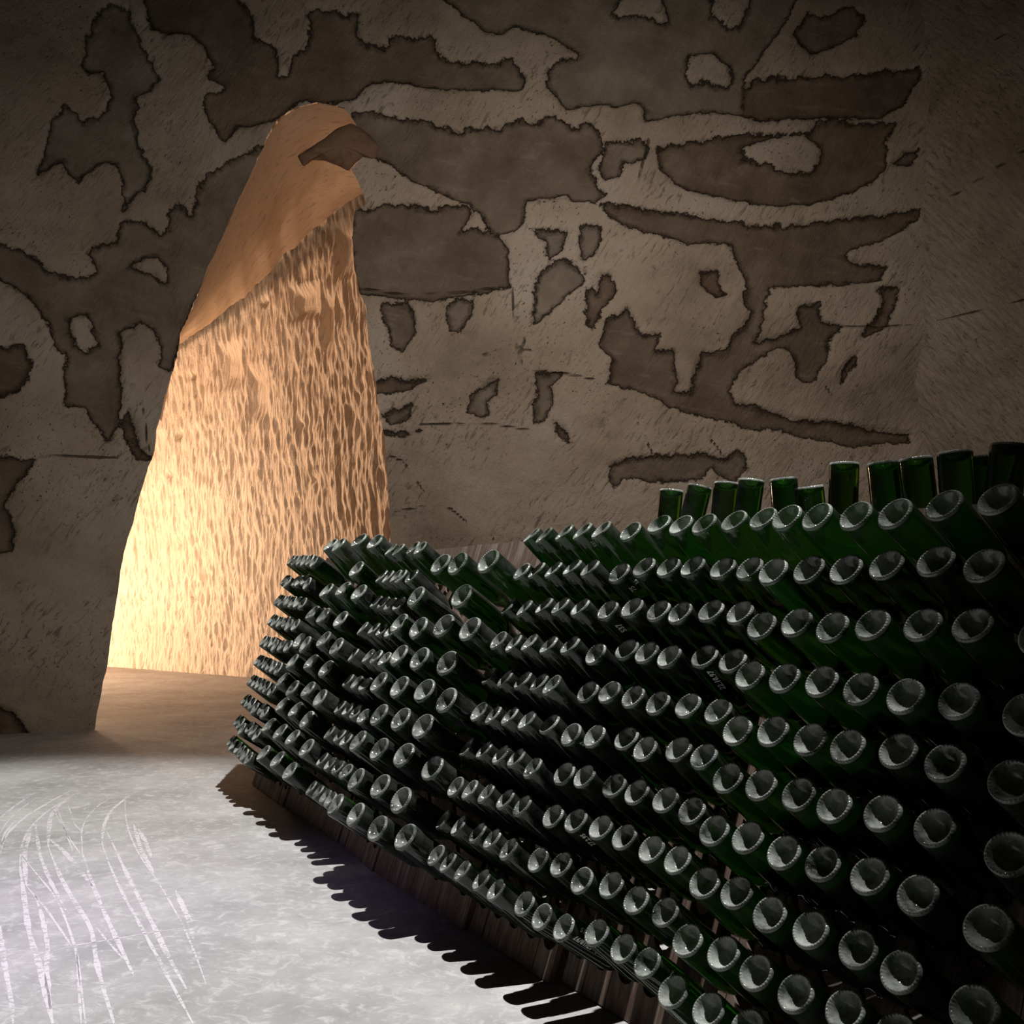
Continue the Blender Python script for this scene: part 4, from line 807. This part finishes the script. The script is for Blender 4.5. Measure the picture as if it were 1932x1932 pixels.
# bottles standing almost upright in the far side of the sixth and seventh racks
BACK = [(1267, 924), (1321, 917), (1371, 910), (1418, 905), (1478, 902), (1593, 873), (1666, 871), (1727, 863), (1801, 851), (1903, 838)]
def back_hole(p, c, row_k):
    root = RACKS[p]; hz = first_hole[p].z
    y_ridge = (Z_TOP - hz) * RO / RZ + THK + 0.022
    cen = (span[p][0] + span[p][1]) / 2
    w = row_k * SL
    loc = Vector((cen + (c * PITCH[p] - cen) * 0.9, 2 * y_ridge - BACK_UP * RO / RZ - w * in_v, hz + BACK_UP + w * up_v))
    loc.y -= 0.004
    return Matrix.Translation(root.location) @ Matrix.Rotation(-TURN[p], 4, 'Z') @ loc
def aim(h, u, v):
    return Vector(((u - 966) * h.y / FPX, h.y, HC - (v - VH) * h.y / FPX))
taken = set()
def nearest_hole(u, row_k):
    best = None
    for p in (4, 5, 6, 7, 8):
        if p in MAG: continue
        for c in range(NCOL[p]):
            if (p, c, row_k) in taken: continue
            h = back_hole(p, c, row_k); e = abs(966 + FPX * h.x / h.y - u)
            if best is None or e < best[0]: best = (e, p, c)
    taken.add((best[1], best[2], row_k))
    return back_hole(best[1], best[2], row_k)
for i, (u, v) in enumerate(BACK):
    h = nearest_hole(u, 9); b = aim(h, u, v)
    place_bottle('champagne_bottle', b, h, 'upright green bottle, %s from the passage in the row standing behind the racks' % ORD[i + 1], 'upright bottles behind the racks')
for (u, v, p, c, nm) in ((1527, 917, 6, 4, 'low upright bottle behind the racks, in the gap after the fifth tall one'), (1852, 858, 7, 2.5, 'low upright bottle peeping between two tall ones behind the racks')):
    h = back_hole(p, c, 9) + Matrix.Rotation(-TURN[p], 3, 'Z') @ Vector((0, 0.15, 0))      # leans on the outside of the far boards
    b = aim(h, u, v)
    place_bottle('champagne_bottle', b, Vector((b.x * 0.7 + h.x * 0.3, b.y + 0.02, b.z - 0.25)), nm, 'upright bottles behind the racks')

# ---------------------------------------------------------------- chalk writing on the bottles
def write_on(key, lines):
    """lines: (text, size, start distance from the base, turn round the bottle in degrees towards the upper side)"""
    b = bottle_at[key]; mw = b.matrix_world; inv = mw.inverted()
    cam_l = inv @ Vector((0, 0, HC)); phi0 = math.atan2(cam_l.y, cam_l.x)
    R = 0.0442
    bm = bmesh.new()
    for text, size, z0, turn in lines:
        cu = bpy.data.curves.new('chalk', 'FONT'); cu.body = text; cu.size = size; cu.shear = 0.25; cu.resolution_u = 2; cu.space_character = 1.05
        cu.offset = 0.0007
        to = bpy.data.objects.new('chalk', cu); C.objects.link(to)
        dg = bpy.context.evaluated_depsgraph_get(); tm = bpy.data.meshes.new_from_object(to.evaluated_get(dg))
        bpy.data.objects.remove(to); bpy.data.curves.remove(cu)
        tb = bmesh.new(); tb.from_mesh(tm); bpy.data.meshes.remove(tm)
        wdt = max([v.co.x for v in tb.verts] + [0.001])
        for v in tb.verts:
            zz = z0 + (wdt - v.co.x)             # reads towards the base
            ph = phi0 + 1 * (math.radians(turn) + v.co.y / R)
            v.co = Vector((R * math.cos(ph), R * math.sin(ph), zz))
        t2 = bpy.data.meshes.new('t'); tb.to_mesh(t2); tb.free(); bm.from_mesh(t2); bpy.data.meshes.remove(t2)
    me = bpy.data.meshes.new('chalk_writing'); bm.to_mesh(me); bm.free()
    o = obj('chalk_writing', me, M_chalk, b); o['label'] = 'white handwritten chalk marks'
write_on((6, 4, 4), [('22.10.97', 0.021, 0.022, 8), ('25', 0.022, 0.030, -38)])
write_on((6, 3, 0), [('537', 0.024, 0.040, 2), ('11/93', 0.020, 0.030, -40)])
write_on((6, 6, 2), [('534', 0.022, 0.035, 10), ('9/10', 0.020, 0.030, -22)])
write_on((6, 6, 0), [('10.11.97', 0.019, 0.020, -12)])
write_on((6, 8, 1), [('27.2.95', 0.019, 0.024, 14), ('531', 0.024, 0.036, -30)])
write_on((6, 10, 2), [('oule 17/18/97', 0.019, 0.020, 0), ('515', 0.020, 0.03, -38)])
write_on((6, 10, 5), [('537', 0.024, 0.050, 4), ('2', 0.020, 0.05, -32)])
write_on((6, 2, 0), [('75', 0.022, 0.045, -5), ('15', 0.018, 0.04, -34)])
write_on((5, 1, 3), [('537', 0.016, 0.040, -10)])
# the prototypes were linked as the first bottles; nothing else to clean up
